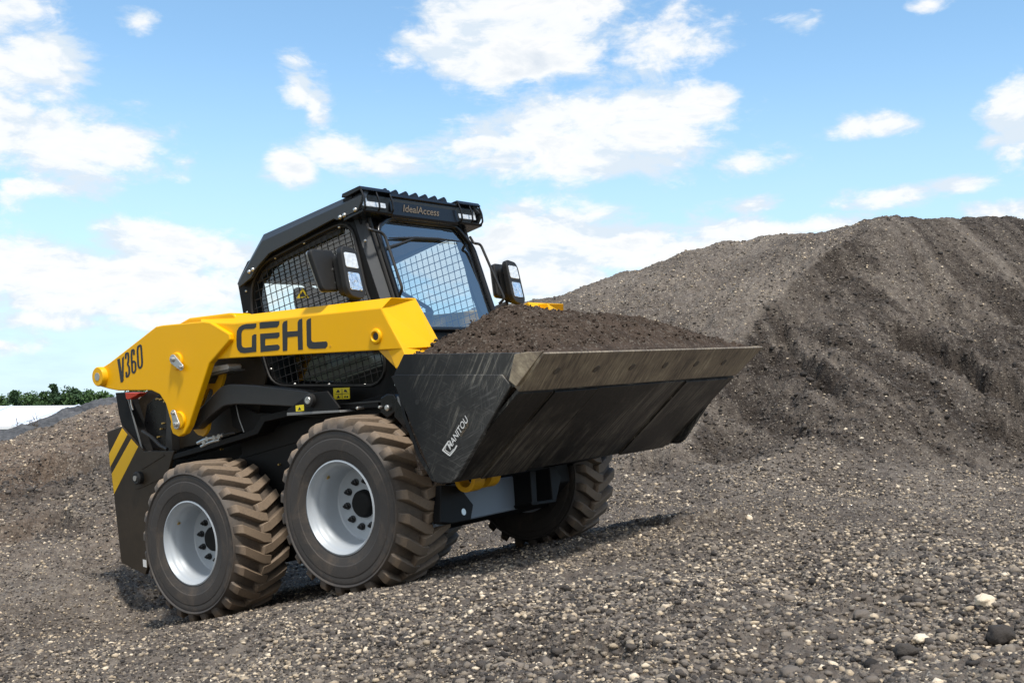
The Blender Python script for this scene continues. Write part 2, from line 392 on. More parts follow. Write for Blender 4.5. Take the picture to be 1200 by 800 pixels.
# fender ledge over the wheels, near and far side
for s in (-1, 1):
    y0, y1 = (-.70, -.575) if s < 0 else (.575, .70)
    bm = bmesh.new()
    edge = TY([(200, 533), (240, 521), (286, 507), (297, 503), (306, 487), (337, 480), (392, 482), (448, 478), (448, 484), (392, 490), (340, 487), (310, 494), (302, 508), (288, 513), (242, 527), (200, 539)], -.70)
    prism(bm, edge, y0, y1); bm_obj('fender_ledge', bm, M['black'], R_, bevel=.003)
    bm = bmesh.new(); prism(bm, TY([(286, 507), (297, 503), (306, 487), (318, 484), (300, 484), (268, 470), (272, 500)], -.66), *((-.655, -.645) if s < 0 else (.645, .655)))
    bm_obj('side_gusset', bm, M['black'], R_)
    # rear side plate with hazard stripes
    y0, y1 = (-.705, -.68) if s < 0 else (.68, .705)
    out = TY([(125, 506), (142, 499.5), (168, 528.5), (204, 528), (197, 552), (196, 600), (170, 673), (142, 659)], -.705)
    sp = plate('rear_side_plate', out, y0, y1, M['skirt'], R_, .004)
    if s < 0:
        tp = lambda u, v, d, yy=y0: (lambda q: (q[0], yy-d, q[2]))(T(u, v, 1, -.705))
        for pl in ([(143.2, 501.5), (149.5, 509), (129.3, 547), (127.8, 532)], [(153.8, 514), (162, 523), (133.8, 578.5), (131, 555)]):
            decal('warning_stripe', [pl], tp, M['decal_stripe'], sp, .0012)
        decal('small_label', [[(167.5, 655), (171.5, 656), (172, 664.5), (168, 663.5)]], tp, M['decal_white'], sp, .0012)
        for cu in ([(166, 548), (192, 532), (193, 533.5), (167, 549.5)], [(160, 572), (196, 557), (196, 558.2), (160, 573.2)]):
            decal('pressed_rib', [cu], tp, M['skirt'], sp, .004)
        kx, _, kz = T(160, 560, 1, y0-.03)
        bm = bmesh.new(); lathe(bm, [(y0, .04), (y0-.03, .042), (y0-.038, .034), (y0-.036, 0)], 28, (kx, 0, kz)); kb = bm_obj('rubber_bumper', bm, M['rubber'], sp, smooth=35)
        bm = bmesh.new(); disc_y(bm, kx, kz, y0-.045, y0-.036, .017, 18); bm_obj('bumper_bolt', bm, M['steel'], sp)
    # rear upright
    po = TY([(135, 460), (147, 460), (150, 474), (165, 521), (168, 529), (143, 500.5), (139, 485)], -.69)
    ya, yb = (-.69, -.60) if s < 0 else (.60, .69)
    plate('rear_upright', po, ya, yb, M['black'], R_, .004)
    plate('upright_edge', TY([(147, 460), (148.2, 460), (167.5, 527), (165, 525)], -.695), *((-.695, -.692) if s < 0 else (.692, .695)), M['grey_edge'], R_, 0)
    # inner tower plate behind the arm
    tw = TY([(160, 470), (190, 440), (238, 405), (300, 405), (312, 440), (300, 500), (255, 515), (200, 528), (170, 526)], -.6)
    plate('tower_plate', tw, *((-.60, -.585) if s < 0 else (.585, .60)), M['skirt'] if s < 0 else M['black'], R_, .003)
    if s < 0:
        plate('engine_grille', TY([(172, 474), (187, 462), (196, 470), (208, 508), (205, 522), (176, 526), (168, 500)], -.615), -.615, -.601, M['black_gloss'], R_, .003)
        rb = TY([(194, 470), (199, 480), (202, 528), (193, 528), (195, 500)], -.66); plate('tower_rib', rb, -.66, -.60, M['bar'], R_, .003)
        for (u, v) in ((183, 467.5), (187, 468), (192, 470.5), (166.5, 498), (167, 503), (190, 496), (188, 502.5), (184.5, 512), (225, 529), (252, 527), (286, 512), (320, 545), (348, 540), (297, 497)):
            q = T(u, v, 1, -.63); bm = bmesh.new(); disc_y(bm, q[0], q[2], -.632 if v < 525 else -.59, -.57, .006, 10); bm_obj('panel_bolt', bm, M['brass'], R_)
# red marker under the arm pivot
bm = bmesh.new(); prism(bm, TY([(146.5, 460), (164, 460), (159, 464), (150, 468), (147.5, 467)], -.72), -.72, -.66); bm_obj('red_marker', bm, M['red'], R_, bevel=.003)
bm = bmesh.new(); tube(bm, [tuple(T(u, v, 1, -.69)) for u, v in ((153, 464), (154, 473), (156, 480))], .007, 8); bm_obj('hose', bm, M['steel'], R_)
# rear hoses and silver fittings
for pts, r, mm in (([(167, 505), (178, 512), (188, 522), (196, 526)], .012, 'bar'), ([(232, 519), (242, 514), (256, 512), (262, 509)], .012, 'steel'), ([(236, 523), (246, 518), (258, 515)], .010, 'steel'),
                   ([(262, 509), (276, 507)], .007, 'bar'), ([(272, 452), (280, 490), (286, 506)], .004, 'grey_edge')):
    bm = bmesh.new(); tube(bm, smoothpath([tuple(T(u, v, 1, -.70)) for u, v in pts]), r, 10); bm_obj('hydraulic_hose', bm, M[mm], R_, smooth=40)
for u, v in ((244, 514), (252, 512.5), (240, 518), (258, 511)):
    q = T(u, v, 1, -.70); bm = bmesh.new(); lathe(bm, [(-.012, 0), (-.012, .016), (.012, .016), (.012, 0)], 6, (q[0], -.70, q[2])); bm_obj('hose_fitting', bm, M['steel'], R_)

# ---- lift arms
YA0, YA1 = -.84, -.61
def flip(o):   # far-side twin of a part
    n = o.copy(); n.data = o.data.copy(); COL.objects.link(n); n.scale = (1, -1, 1)
    for ch in o.children:
        k = ch.copy(); COL.objects.link(k); k.parent = n
    return n
def beam_pts(y):
    return TY([(262, 376), (446, 361), (472, 409), (250, 421)], y)
# beam with a chamfered upper edge: cross-section lofted between stations given in photo points on the outer face
st = [((235, 378), (245, 421.5), (235, 372)), ((275, 379), (262, 420), (278, 370)), ((446, 361), (471, 408.8), (459, 348.5))]
bm = bmesh.new(); rings = []
for (u1, v1), (u2, v2), (u3, v3) in st:
    p1 = T(u1, v1, 1, YA0); p2 = T(u2, v2, 1, YA0); p3 = T(u3, v3, 1, YA0+.045)
    e = [p1, p2, np.array([p2[0]+.03, YA1, p2[2]]), np.array([p3[0], YA1, p3[2]]), p3]
    rings.append([bm.verts.new(q) for q in e])
for A, B in zip(rings, rings[1:]):
    for k in range(5): bm.faces.new((A[k], A[(k+1) % 5], B[(k+1) % 5], B[k]))
bm.faces.new(rings[0]); bm.faces.new(rings[-1][::-1])
arm = bm_obj('lift_arm', bm, M['yellow'], R_, bevel=.005)
# sloping front plate of the arm
pA = T(446, 361, 1, YA0); pE = T(472, 409, 1, YA0)
def TN(u, v):
    m_ = (pE[0]-pA[0])/(pE[2]-pA[2]); n_ = RM@np.array([1, 0, -m_]); r = np.array([u-600, v-400, F])/F
    k = pE[0]-m_*pE[2]; o_ = -RM.T@OM; d_ = RM.T@r; q = np.array([1, 0, -m_]); return o_+d_*((k-o_@q)/(d_@q))
pB = TN(459, 348.5); pG = TN(478, 424); pC = TN(487, 349)
pD = TN(518, 405.5); pF = TN(517, 418)
bm = bmesh.new(); vs = [bm.verts.new(p) for p in (pA, pB, pC, pD, pF, pG, pE)]
vb = [bm.verts.new(np.array(v.co[:])+np.array([-.10, .012 if v.co.y < -.8 else 0, -.012])) for v in vs]
bm.faces.new(vs); bm.faces.new(vb[::-1]); n = len(vs)
for i in range(n): bm.faces.new((vs[i], vb[i], vb[(i+1) % n], vs[(i+1) % n]))
nose = bm_obj('arm_nose', bm, M['yellow'], arm, bevel=.004)
gz = TY([(442, 409), (472, 409), (479, 424), (470.5, 438)], YA0+.012)
gus = plate('arm_gusset', gz, YA0+.012, YA1-.02, M['yellow_in'], arm, .003)
bm = bmesh.new(); prism(bm, [(1.68, 1.10), (1.72, 1.14), (1.90, 1.00), (1.94, .80), (1.86, .56), (1.76, .60), (1.86, .86), (1.84, 1.04)], -.78, -.66); bm_obj('arm_leg', bm, M['yellow_in'], arm, bevel=.01)
text_obj('lettering', '12-SA', T(460, 421, 1, YA0+.012), T(476.5, 419.5, 1, YA0+.012)-T(460, 421, 1, YA0+.012), T(460.6, 416, 1, YA0+.012)-T(460, 421, 1, YA0+.012), M['decal_black'], arm, .0015)
# GEHL lettering, traced on the side of the arm
Z4 = lambda P: [(x/4+220, y/4+340) for x, y in P]
lift_side = lambda u, v, d: (lambda q: (q[0], YA0-d, q[2]))(T(u, v, 1, YA0))
G = Z4([(322, 155), (275, 158), (256, 163), (240, 174), (231, 192), (229, 215), (230, 262), (236, 281), (248, 292), (265, 295), (322, 288), (322, 206), (312, 206), (302, 214), (301, 266), (270, 269), (258, 266), (253, 256), (252, 205), (256, 189), (266, 182), (310, 180), (321, 172)])
E1 = Z4([(337, 152), (348, 149), (430, 144), (429, 160), (420, 173), (338, 180)])
E2 = Z4([(340, 204), (430, 197), (431, 214), (422, 224), (364, 228), (363, 259), (423, 254), (431, 262), (431, 274), (422, 281), (342, 290)])
Hh = Z4([(444, 160), (450, 147), (467, 141), (467, 194), (516, 190), (516, 150), (522, 138), (537, 132), (540, 278), (518, 280), (516, 215), (468, 220), (467, 283), (446, 285)])
Ll = Z4([(557, 145), (563, 136), (578, 130), (579, 232), (584, 241), (596, 243), (650, 239), (656, 248), (655, 261), (646, 272), (590, 275), (568, 272), (559, 258)])
for nm, pl in (('G', [G]), ('E', [E1, E2]), ('H', [Hh]), ('L', [Ll])): decal('lettering', pl, lift_side, M['decal_black'], arm, .0015)
decal('trademark_dot', [ellipse(387.3, 405.5, 1.2, 1.4, 10)], lift_side, M['yellow_in'], arm, .0015)
# black stripes on the arm top
dk = lambda u, v, d: (lambda q: (q[0], q[1], q[2]+.002))(T(u, v, 1, -.79))
# port ring
q = T(441, 394, 1, YA0); bm = bmesh.new()
lathe(bm, [(YA0+.002, .040), (YA0-.006, .040), (YA0-.012, .036), (YA0-.014, .027), (YA0-.010, .023), (YA0+.0, .021), (YA0-.001, .0)], 36, (q[0], 0, q[2]))
bm_obj('port_ring', bm, M['yellow'], arm, smooth=40)
bm = bmesh.new(); disc_y(bm, q[0], q[2], YA0-.004, YA0-.002, .019, 20); bm_obj('port_hole', bm, M['bar'], arm)
# rear plate of the arm, standing proud
YP = -.868
outl = TY([(120, 430), (128, 425), (182.5, 382.5), (190, 381), (238, 376.5), (246, 377.5), (268.5, 391), (269.5, 398), (250, 420.5), (245, 426), (223, 493), (221, 499), (216, 508), (209, 511.5), (202, 508), (199.5, 500), (200, 494), (194, 473), (187, 462), (177, 457.3), (138, 457.6), (127, 455.5), (115, 452), (112.5, 441)], YP)
rp = plate('arm_rear_plate', outl, YP, YP+.045, M['yellow'], arm, .007)
bump_ = TY([(208, 380), (221, 372.5), (268, 366.5), (273, 367), (276, 371), (276, 380)], YP+.06)
plate('arm_top_plate', bump_, YP+.06, YP+.2, M['yellow'], arm, .01)
Z4b = lambda P: [(x/6.667+100, y/6.667+380) for x, y in P]
ls = lambda u, v, d: (lambda q: (q[0], YP-d, q[2]))(T(u, v, 1, YP))
V = Z4b([(250, 273), (270, 266), (286, 380), (288, 262), (302, 248), (300, 435), (291, 452), (277, 452)])
th3 = stroke([(x/6.667+100, y/6.667+380) for x, y in [(316, 268), (317, 228), (334, 222), (338, 250), (337, 290), (330, 312), (343, 330), (345, 380), (335, 405), (322, 410), (321, 370)]], 2.1)
s6 = stroke([(x/6.667+100, y/6.667+380) for x, y in [(381, 238), (380, 198), (365, 200), (361, 240), (368, 370), (380, 380), (394, 355), (392, 298), (378, 285), (366, 302)]], 2.1)
s0 = stroke([(x/6.667+100, y/6.667+380) for x, y in [(428, 165), (413, 172), (408, 200), (414, 320), (424, 345), (440, 330), (445, 300), (438, 190), (434, 165), (424, 162)]], 2.1)
for pl in ([V], th3, s6, s0): decal('lettering', pl, ls, M['decal_black'], rp, .0015)
def pin_boss(cu, cv, R, tabs, par):
    q = T(cu, cv, 1, YP); bm = bmesh.new(); lathe(bm, [(YP+.01, R), (YP-.008, R), (YP-.014, R*.9), (YP-.014, 0)], 36, (q[0], 0, q[2]))
    bb = bm_obj('pin_boss', bm, M['yellow'], par, smooth=40)
    (u1, v1), (u2, v2) = tabs; A = T(u1, v1, 1, YP-.016); B = T(u2, v2, 1, YP-.016); d = np.array([B[0]-A[0], B[2]-A[2]]); L = np.linalg.norm(d); d /= L; nn = np.array([-d[1], d[0]])
    r1, r2 = .030, .021; pts = []
    for k in range(13):
        an = PI/2+PI*k/12; pts.append((A[0]+r1*(d[0]*math.cos(an)+nn[0]*math.sin(an)), A[2]+r1*(d[1]*math.cos(an)+nn[1]*math.sin(an))))
    for k in range(13):
        an = -PI/2+PI*k/12; pts.append((B[0]+r2*(d[0]*math.cos(an)+nn[0]*math.sin(an)), B[2]+r2*(d[1]*math.cos(an)+nn[1]*math.sin(an))))
    plate('pin_tab', pts, YP-.024, YP-.0142, M['steel'], par, .003)
    for P, r in ((A, .015), (B, .010)):
        bm = bmesh.new(); lathe(bm, [(YP-.024, r), (YP-.034, r), (YP-.036, r*.8), (YP-.036, r*.45), (YP-.030, r*.4), (YP-.030, 0)], 18, (P[0], 0, P[2])); bm_obj('pin_bolt', bm, M['steel'], par, smooth=40)
pin_boss(208, 423, .052, ((203.5, 421), (213, 430)), rp); pin_boss(211, 492, .052, ((207.5, 497), (204, 484)), rp)
q = T(120, 441, 1, YP); bm = bmesh.new(); lathe(bm, [(YP+.05, .062), (YP-.030, .062), (YP-.036, .057), (YP-.036, .026), (YP-.030, .026)], 36, (q[0], 0, q[2])); bm_obj('hinge_tube', bm, M['yellow'], rp, smooth=40)
bm = bmesh.new(); disc_y(bm, q[0], q[2], YP-.0385, YP-.02, .026, 24); bm_obj('hinge_pin', bm, M['steel'], rp)
# inner slotted plate
ip = TY([(232, 440), (264, 436), (259, 452), (247, 482), (243, 506), (238, 511), (231, 509), (224, 500), (222, 480)], -.72); slot = TY([(243, 456), (249, 455), (250, 460), (241, 478), (234, 484), (236, 474)], -.72)
ctr = np.mean(slot, 0)
ringplate('inner_arm_plate', ip, rounded(slot, .01), tuple(ctr), -.72, -.70, M['yellow_in'], arm, 60)
bm = bmesh.new(); prism(bm, TY([(241, 441), (256, 440), (252, 449), (239, 449.5)], -.722), -.722, -.7205); bm_obj('label_plate', bm, M['decal_black'], arm)
bm = bmesh.new(); prism(bm, TY([(246.5, 432), (249, 429.5), (266, 426.5), (268, 429), (267, 432.5), (248, 436.5)], -.76), -.76, -.66); wl = bm_obj('arm_work_light', bm, M['lens'], arm, bevel=.004)
plate('light_bracket', TY([(240, 440), (268, 433), (268, 434.5), (240, 442)], -.77), -.77, -.65, M['grey_edge'], arm, 0)
# far arm (mirror)
far = flip(arm)
for k in list(far.children):
    if k.name.startswith('lettering') or k.name.startswith('trademark'): bpy.data.objects.remove(k)
# cross tubes joining the arms
bm = bmesh.new(); lathe(bm, [(-.62, 0), (-.62, .055), (.62, .055), (.62, 0)], 24, (-.66, 0, 1.60)); bm_obj('cross_tube', bm, M['yellow_in'], R_, smooth=40)
# ---- lower link
lk = TY([(221, 492), (228, 486), (259, 454), (264, 451), (271, 449.7), (300, 451), (360, 458), (372, 462), (372, 478), (342, 476), (300, 473.8), (279, 473.2), (264, 475), (250, 485), (229, 503.5), (222, 503)], -.78)
lb = plate('lower_link', rounded(lk, .03, 3), -.79, -.715, M['bar'], R_, .006)
fl = flip(lb)
br = TY([(337.5, 484), (339, 479), (365, 460), (385, 458), (399.5, 477.5), (396, 482)], -.80)
bk = plate('link_bracket', br, -.81, -.795, M['black'], R_, .004)
plate('bracket_base', TY([(336, 483.5), (398, 480.5), (399, 483), (336, 487)], -.82), -.82, -.70, M['grey_edge'], R_, .002)
q = T(365, 468.7, 1, -.81); bm = bmesh.new(); lathe(bm, [(-.81, .036), (-.835, .036), (-.838, .032), (-.838, .0)], 28, (q[0], 0, q[2])); bm_obj('link_pin', bm, M['rubber'], R_, smooth=40)
bm = bmesh.new(); lathe(bm, [(-.838, .021), (-.842, .019), (-.842, .008), (-.8385, .007), (-.8385, 0)], 20, (q[0], 0, q[2])); bm_obj('pin_washer', bm, M['steel'], R_, smooth=40)
tpb = lambda y: (lambda u, v, d: (lambda q: (q[0], y-d, q[2]))(T(u, v, 1, y)))
lab = decal('caution_label', [[(346.5, 475), (356, 473.8), (356.5, 481), (347, 482)]], tpb(-.81), M['decal_yellow'], R_, .0012)
decal('label_print', [[(349, 480.5), (351, 476.5), (353, 480)]], tpb(-.8112), M['decal_black'], lab, .0008)
rail = TY([(398, 474), (446, 470), (447, 477), (400, 480.5)], -.72); plate('side_rail', rail, -.74, -.68, M['black'], R_, .003)
plate('rail_edge', TY([(398, 472.6), (446, 468.8), (446, 471), (398, 474.6)], -.745), -.745, -.70, M['bar'], R_, .001)
hb = TY([(447, 466), (455, 461), (463, 461.5), (466, 468), (465, 482), (455, 490), (447, 483)], -.76)
plate('hinge_block', hb, -.77, -.68, M['black_gloss'], R_, .006)
for u, v, r, mm in ((454.5, 477.5, .016, 'steel'), (420, 478, .009, 'steel'), (446, 476.8, .009, 'steel')):
    q = T(u, v, 1, -.775); bm = bmesh.new(); lathe(bm, [(-.73, r), (-.783, r), (-.788, r*.7), (-.789, 0)], 18, (q[0], 0, q[2])); bm_obj('rail_bolt', bm, M[mm], R_, smooth=40)
plate('tilt_arm_edge', TY([(465, 464), (470, 467), (480, 482), (486, 500), (483, 499), (466, 470)], -.80), -.80, -.79, M['grey_edge'], R_, .001)
plate('tilt_arm', TY([(463, 466), (466, 466), (484, 499), (486, 507), (480, 508), (462, 488)], -.79), -.79, -.72, M['black_gloss'], R_, .003)
bm = bmesh.new(); prism(bm, [(1.5, .42), (1.9, .52), (1.93, .95), (1.75, 1.0), (1.58, .95)], -.64, -.60); prism(bm, [(1.5, .42), (1.9, .52), (1.93, .95), (1.75, 1.0), (1.58, .95)], .60, .64); bm_obj('front_bracket', bm, M['black'], R_, bevel=.004)
# front cross bar and brackets below the bucket
XB = 1.70
BX = lambda pts, x: [(p[1], p[2]) for p in (T(u, v, 0, x) for u, v in pts)]
plate('front_cross_bar', BX([(512, 569), (613, 556), (623, 573), (622, 593), (512, 617)], XB), XB-.10, XB, M['bluegrey'], R_, .008, ax=0)
def hexb(pts, x0, x1, name='bar_bracket'): return plate(name, BX(pts, x1), x0, x1, M['black'], R_, .005, ax=0)
b1 = hexb([(517, 568), (534, 569), (541, 573), (555, 591), (552, 609), (530, 613), (516, 612)], XB, XB+.05)
q = T(543, 599.5, 0, XB+.05); bm = bmesh.new(); prism(bm, ellipse(q[1], q[2], .017, .017), XB+.045, XB+.053, 0); bm_obj('bracket_pin', bm, M['steel'], b1)
for pts in ([(621, 551), (628, 551), (630, 592), (624, 591)], [(644, 547), (650, 547), (658, 559), (652, 587), (648, 588)]): hexb(pts, XB-.02, XB+.12)
b2 = hexb([(622, 588), (652, 584), (652, 588), (624, 592)], XB-.02, XB+.12); hexb([(640, 552), (648, 552), (650, 580), (641, 586)], XB-.06, XB+.03)
sl = plate('serial_label', BX([(617, 579), (623.5, 578), (625, 588), (619, 589.5)], XB+.003), XB+.001, XB+.003, M['decal_white'], R_, 0, ax=0)
for ya in (.0, .10):
    q = T(545+ya*190, 560-ya*50, 0, 1.80); bm = bmesh.new(); lathe(bm, [(-.04, .042), (-.04, .068), (.04, .068), (.04, .042)], 28, (q[0]+.03, q[1], q[2]-.005), closed=True)
    bm_obj('cylinder_eye', bm, M['yellow_in'], R_, smooth=40)
bm = bmesh.new(); tube(bm, [(1.80, -.78, .50), (1.80, -.42, .50)], .03, 16); bm_obj('cylinder_rod', bm, M['steel'], R_, smooth=40)
bm = bmesh.new(); box(bm, 1.70, 1.98, .22, .62, .46, .52); box(bm, 1.74, 1.98, -.62, -.2, .50, .56); bm_obj('quick_coupler', bm, M['black'], R_, bevel=.006)
for y in (-.5, .5):
    bm = bmesh.new(); tube(bm, [(1.45, y, .75), (1.92, y, .62)], .045, 16); bm_obj('tilt_cylinder', bm, M['black'], R_, smooth=40)

# ---- bucket
BY0, BY1 = -1.10, 1.10
bk_ = bmesh.new()
outer = [(2.045, .462), (2.587, .783), (2.600, .775), (2.058, .448)]
shell_out = [(2.62, .790), (2.045, .452), (1.985, .48), (1.93, .60), (1.885, .80), (1.885, 1.0), (1.978, 1.087)]
shell_in = [(1.99, 1.082), (1.905, .995), (1.905, .81), (1.95, .61), (2.0, .50), (2.05, .475), (2.61, .806)]
prism(bk_, shell_out+shell_in, BY0+.012, BY1-.012)
bucket = bm_obj('bucket', bk_, M['bucket'], R_, bevel=.003)
sideP = TY([(462, 438), (473, 415), (607, 413), (611, 425), (606, 453), (598, 454.5), (537, 561), (530, 565.5), (515, 565), (508, 556)], BY0)
for s in (-1, 1):
    y0, y1 = (BY0, BY0+.016) if s < 0 else (BY1-.016, BY1)
    sp_ = plate('side_plate', sideP, y0, y1, M['bucket'], bucket, .003)
    wp = TY([(460.5, 441), (466, 438.5), (590, 438.5), (600.5, 452), (537.5, 560), (530.5, 565.5), (515, 565.5), (508.5, 557)], BY0)
    y0, y1 = (BY0-.014, BY0-.0005) if s < 0 else (BY1+.0005, BY1+.014)
    pp = plate('wear_plate', wp, y0, y1, M['bucket'], bucket, .004)
    if s < 0:
        YB = BY0-.014
        ft = lambda u, v, d: (lambda q: (q[0], YB-d, q[2]))(T(u, v, 1, YB))
        # hole
        for u, v, r in ((489, 471, .013), (538, 564, .0)):
            if r: q = T(u, v, 1, YB); bm = bmesh.new(); disc_y(bm, q[0], q[2], YB-.001, YB+.002, r, 18); bm_obj('plate_hole', bm, M['rubber'], pp)
        q = T(537.5, 564.5-0, 1, YB); q = T(537, 556, 1, YB)
        # maker's lettering climbing the side plate
        t0 = T(527.8, 527.4, 1, YB); tx = T(548.9, 493.2, 1, YB)-t0; ty = T(524.0, 520.6, 1, YB)-t0
        text_obj('lettering', 'MANITOU', t0+tx*.01, tx, ty, M['decal_white'], pp, .0015, bold=.012)
        g0 = T(540.6, 512.0, 1, YB); text_obj('lettering', 'GROUP', g0, T(550.0, 497.4, 1, YB)-g0, T(538.9, 509.0, 1, YB)-g0, M['gold'], pp, .0015, bold=.02)
        for pth, wd in (([(525.9, 516.6), (518.9, 527.2), (527.2, 533.6), (532.9, 526.6), (535.4, 521.8)], 1.5), ([(522.9, 524.0), (521.4, 526.7), (527.3, 530.9), (531.7, 525.8)], .5)):
            decal('emblem', stroke(pth, wd, .06), ft, M['decal_white'], pp, .0015)
# cutting edge with bolts
EP = [(2.560, .757), (2.575, .790), (2.775, .905), (2.787, .893)]
bm = bmesh.new()
ys = [(-1.118, 0), (-1.118, 1)]
d_ = np.array([2.785-2.560, .892-.757]); d_ /= np.linalg.norm(d_); nrm_ = np.array([d_[1], -d_[0]])
E0 = np.array([2.585, .772]); E1_ = np.array([2.782, .893]); TT = .026
crn = [(E0+nrm_*.006, E0-nrm_*TT), (E1_+nrm_*.006, E1_-nrm_*.004)]
vA = []
for (pu, pl), yy in ((crn[0], (-1.104, 1.104)), (crn[1], (-1.135, 1.13))):
    for y in yy: vA.append((bm.verts.new((pu[0], y, pu[1])), bm.verts.new((pl[0], y, pl[1]))))
(a0, a1), (b0, b1), (c0, c1), (d0, d1) = vA
for fc in ((a0, b0, d0, c0), (a1, b1, d1, c1), (a0, c0, c1, a1), (b0, d0, d1, b1), (c0, d0, d1, c1), (a0, b0, b1, a1)): bm.faces.new(fc)
ce = bm_obj('cutting_edge', bm, M['edge'], bucket, bevel=.002)
for y in (-.93, -.60, -.27, .07, .42, .76):
    bm = bmesh.new(); pc = E0+(E1_-E0)*.52+nrm_*.006
    for k in range(1):
        ring = []
        for rr, h in ((.021, .0), (.021, .003), (.012, .004), (.0, .002)):
            if rr == 0: ring.append([bm.verts.new((pc[0]+nrm_[0]*h, y, pc[1]+nrm_[1]*h))])
            else: ring.append([bm.verts.new((pc[0]+d_[0]*rr*math.cos(t)+nrm_[0]*h, y+rr*math.sin(t), pc[1]+d_[1]*rr*math.cos(t)+nrm_[1]*h)) for t in [2*PI*q/20 for q in range(20)]])
        for A, B in zip(ring, ring[1:]):
            for q in range(20):
                if len(B) == 1: bm.faces.new((A[q], A[(q+1) % 20], B[0]))
                else: bm.faces.new((A[q], A[(q+1) % 20], B[(q+1) % 20], B[q]))
    bm_obj('edge_bolt', bm, M['weld2'], ce)
# side cutter at the near front corner, and at the far one
for s in (-1, 1):
    cutp = TY([(589, 438), (603, 412.5), (631, 411.5), (608, 453.5), (600, 452.5)], BY0-.016)
    cutp = [(2.567, .822), (2.625, .925), (2.68, .921), (2.778, .902), (2.60, .788)]
    y0, y1 = (BY0-.030, BY0-.0145) if s < 0 else (BY1+.0145, BY1+.03)
    plate('side_cutter', cutp, y0, y1, M['edge'], bucket, .003)
# welded wear strips under the floor
fl0 = np.array([2.05, .455]); fl1 = np.array([2.583, .768])
def floor_strip(ya, yb, s0, s1, th, name, m):
    A = fl0+(fl1-fl0)*s0; B = fl0+(fl1-fl0)*s1; nn = nrm_
    pts = [A+nn*.0005, B+nn*.0005, B+nn*th, A+nn*th]
    bm = bmesh.new(); prism(bm, [tuple(p) for p in pts], ya, yb); return bm_obj(name, bm, m, bucket, bevel=.002)
floor_strip(-1.095, -.83, .02, .985, .004, 'floor_panel', M['floor']); floor_strip(-.812, -.445, .0, .985, .012, 'floor_panel', M['floor']); floor_strip(-.425, .455, .02, .985, .006, 'floor_panel', M['floor'])
floor_strip(.475, 1.0, .0, .985, .014, 'floor_panel', M['floor']); floor_strip(1.02, 1.095, .03, .985, .004, 'floor_panel', M['floor'])
def mk_rust():
    return paint('rusty_weld', (.03, .022, .015), .7, dust=.6, dustcol=(.2, .17, .12))
M['weld'] = mk_rust()
for y in (-.8225, -.4325, .465, 1.01):
    bm = bmesh.new(); segs = 14; pts = []; rad = []
    for k in range(segs+1):
        p = fl0+(fl1-fl0)*(.02+.96*k/segs)+nrm_*.003; pts.append((p[0], y+random.uniform(-.002, .002), p[1])); rad.append(random.uniform(.003, .0075))
    tube(bm, pts, rad, 6); bm_obj('weld_seam', bm, M['weld'], bucket)
# back of the bucket ribs
for y in (-.5, .5):
    bm = bmesh.new(); prism(bm, [(1.80, .52), (2.0, .48), (1.93, .6), (1.885, .9), (1.80, .85)], y-.02, y+.02); bm_obj('mounting_lug', bm, M['black'], bucket, bevel=.003)

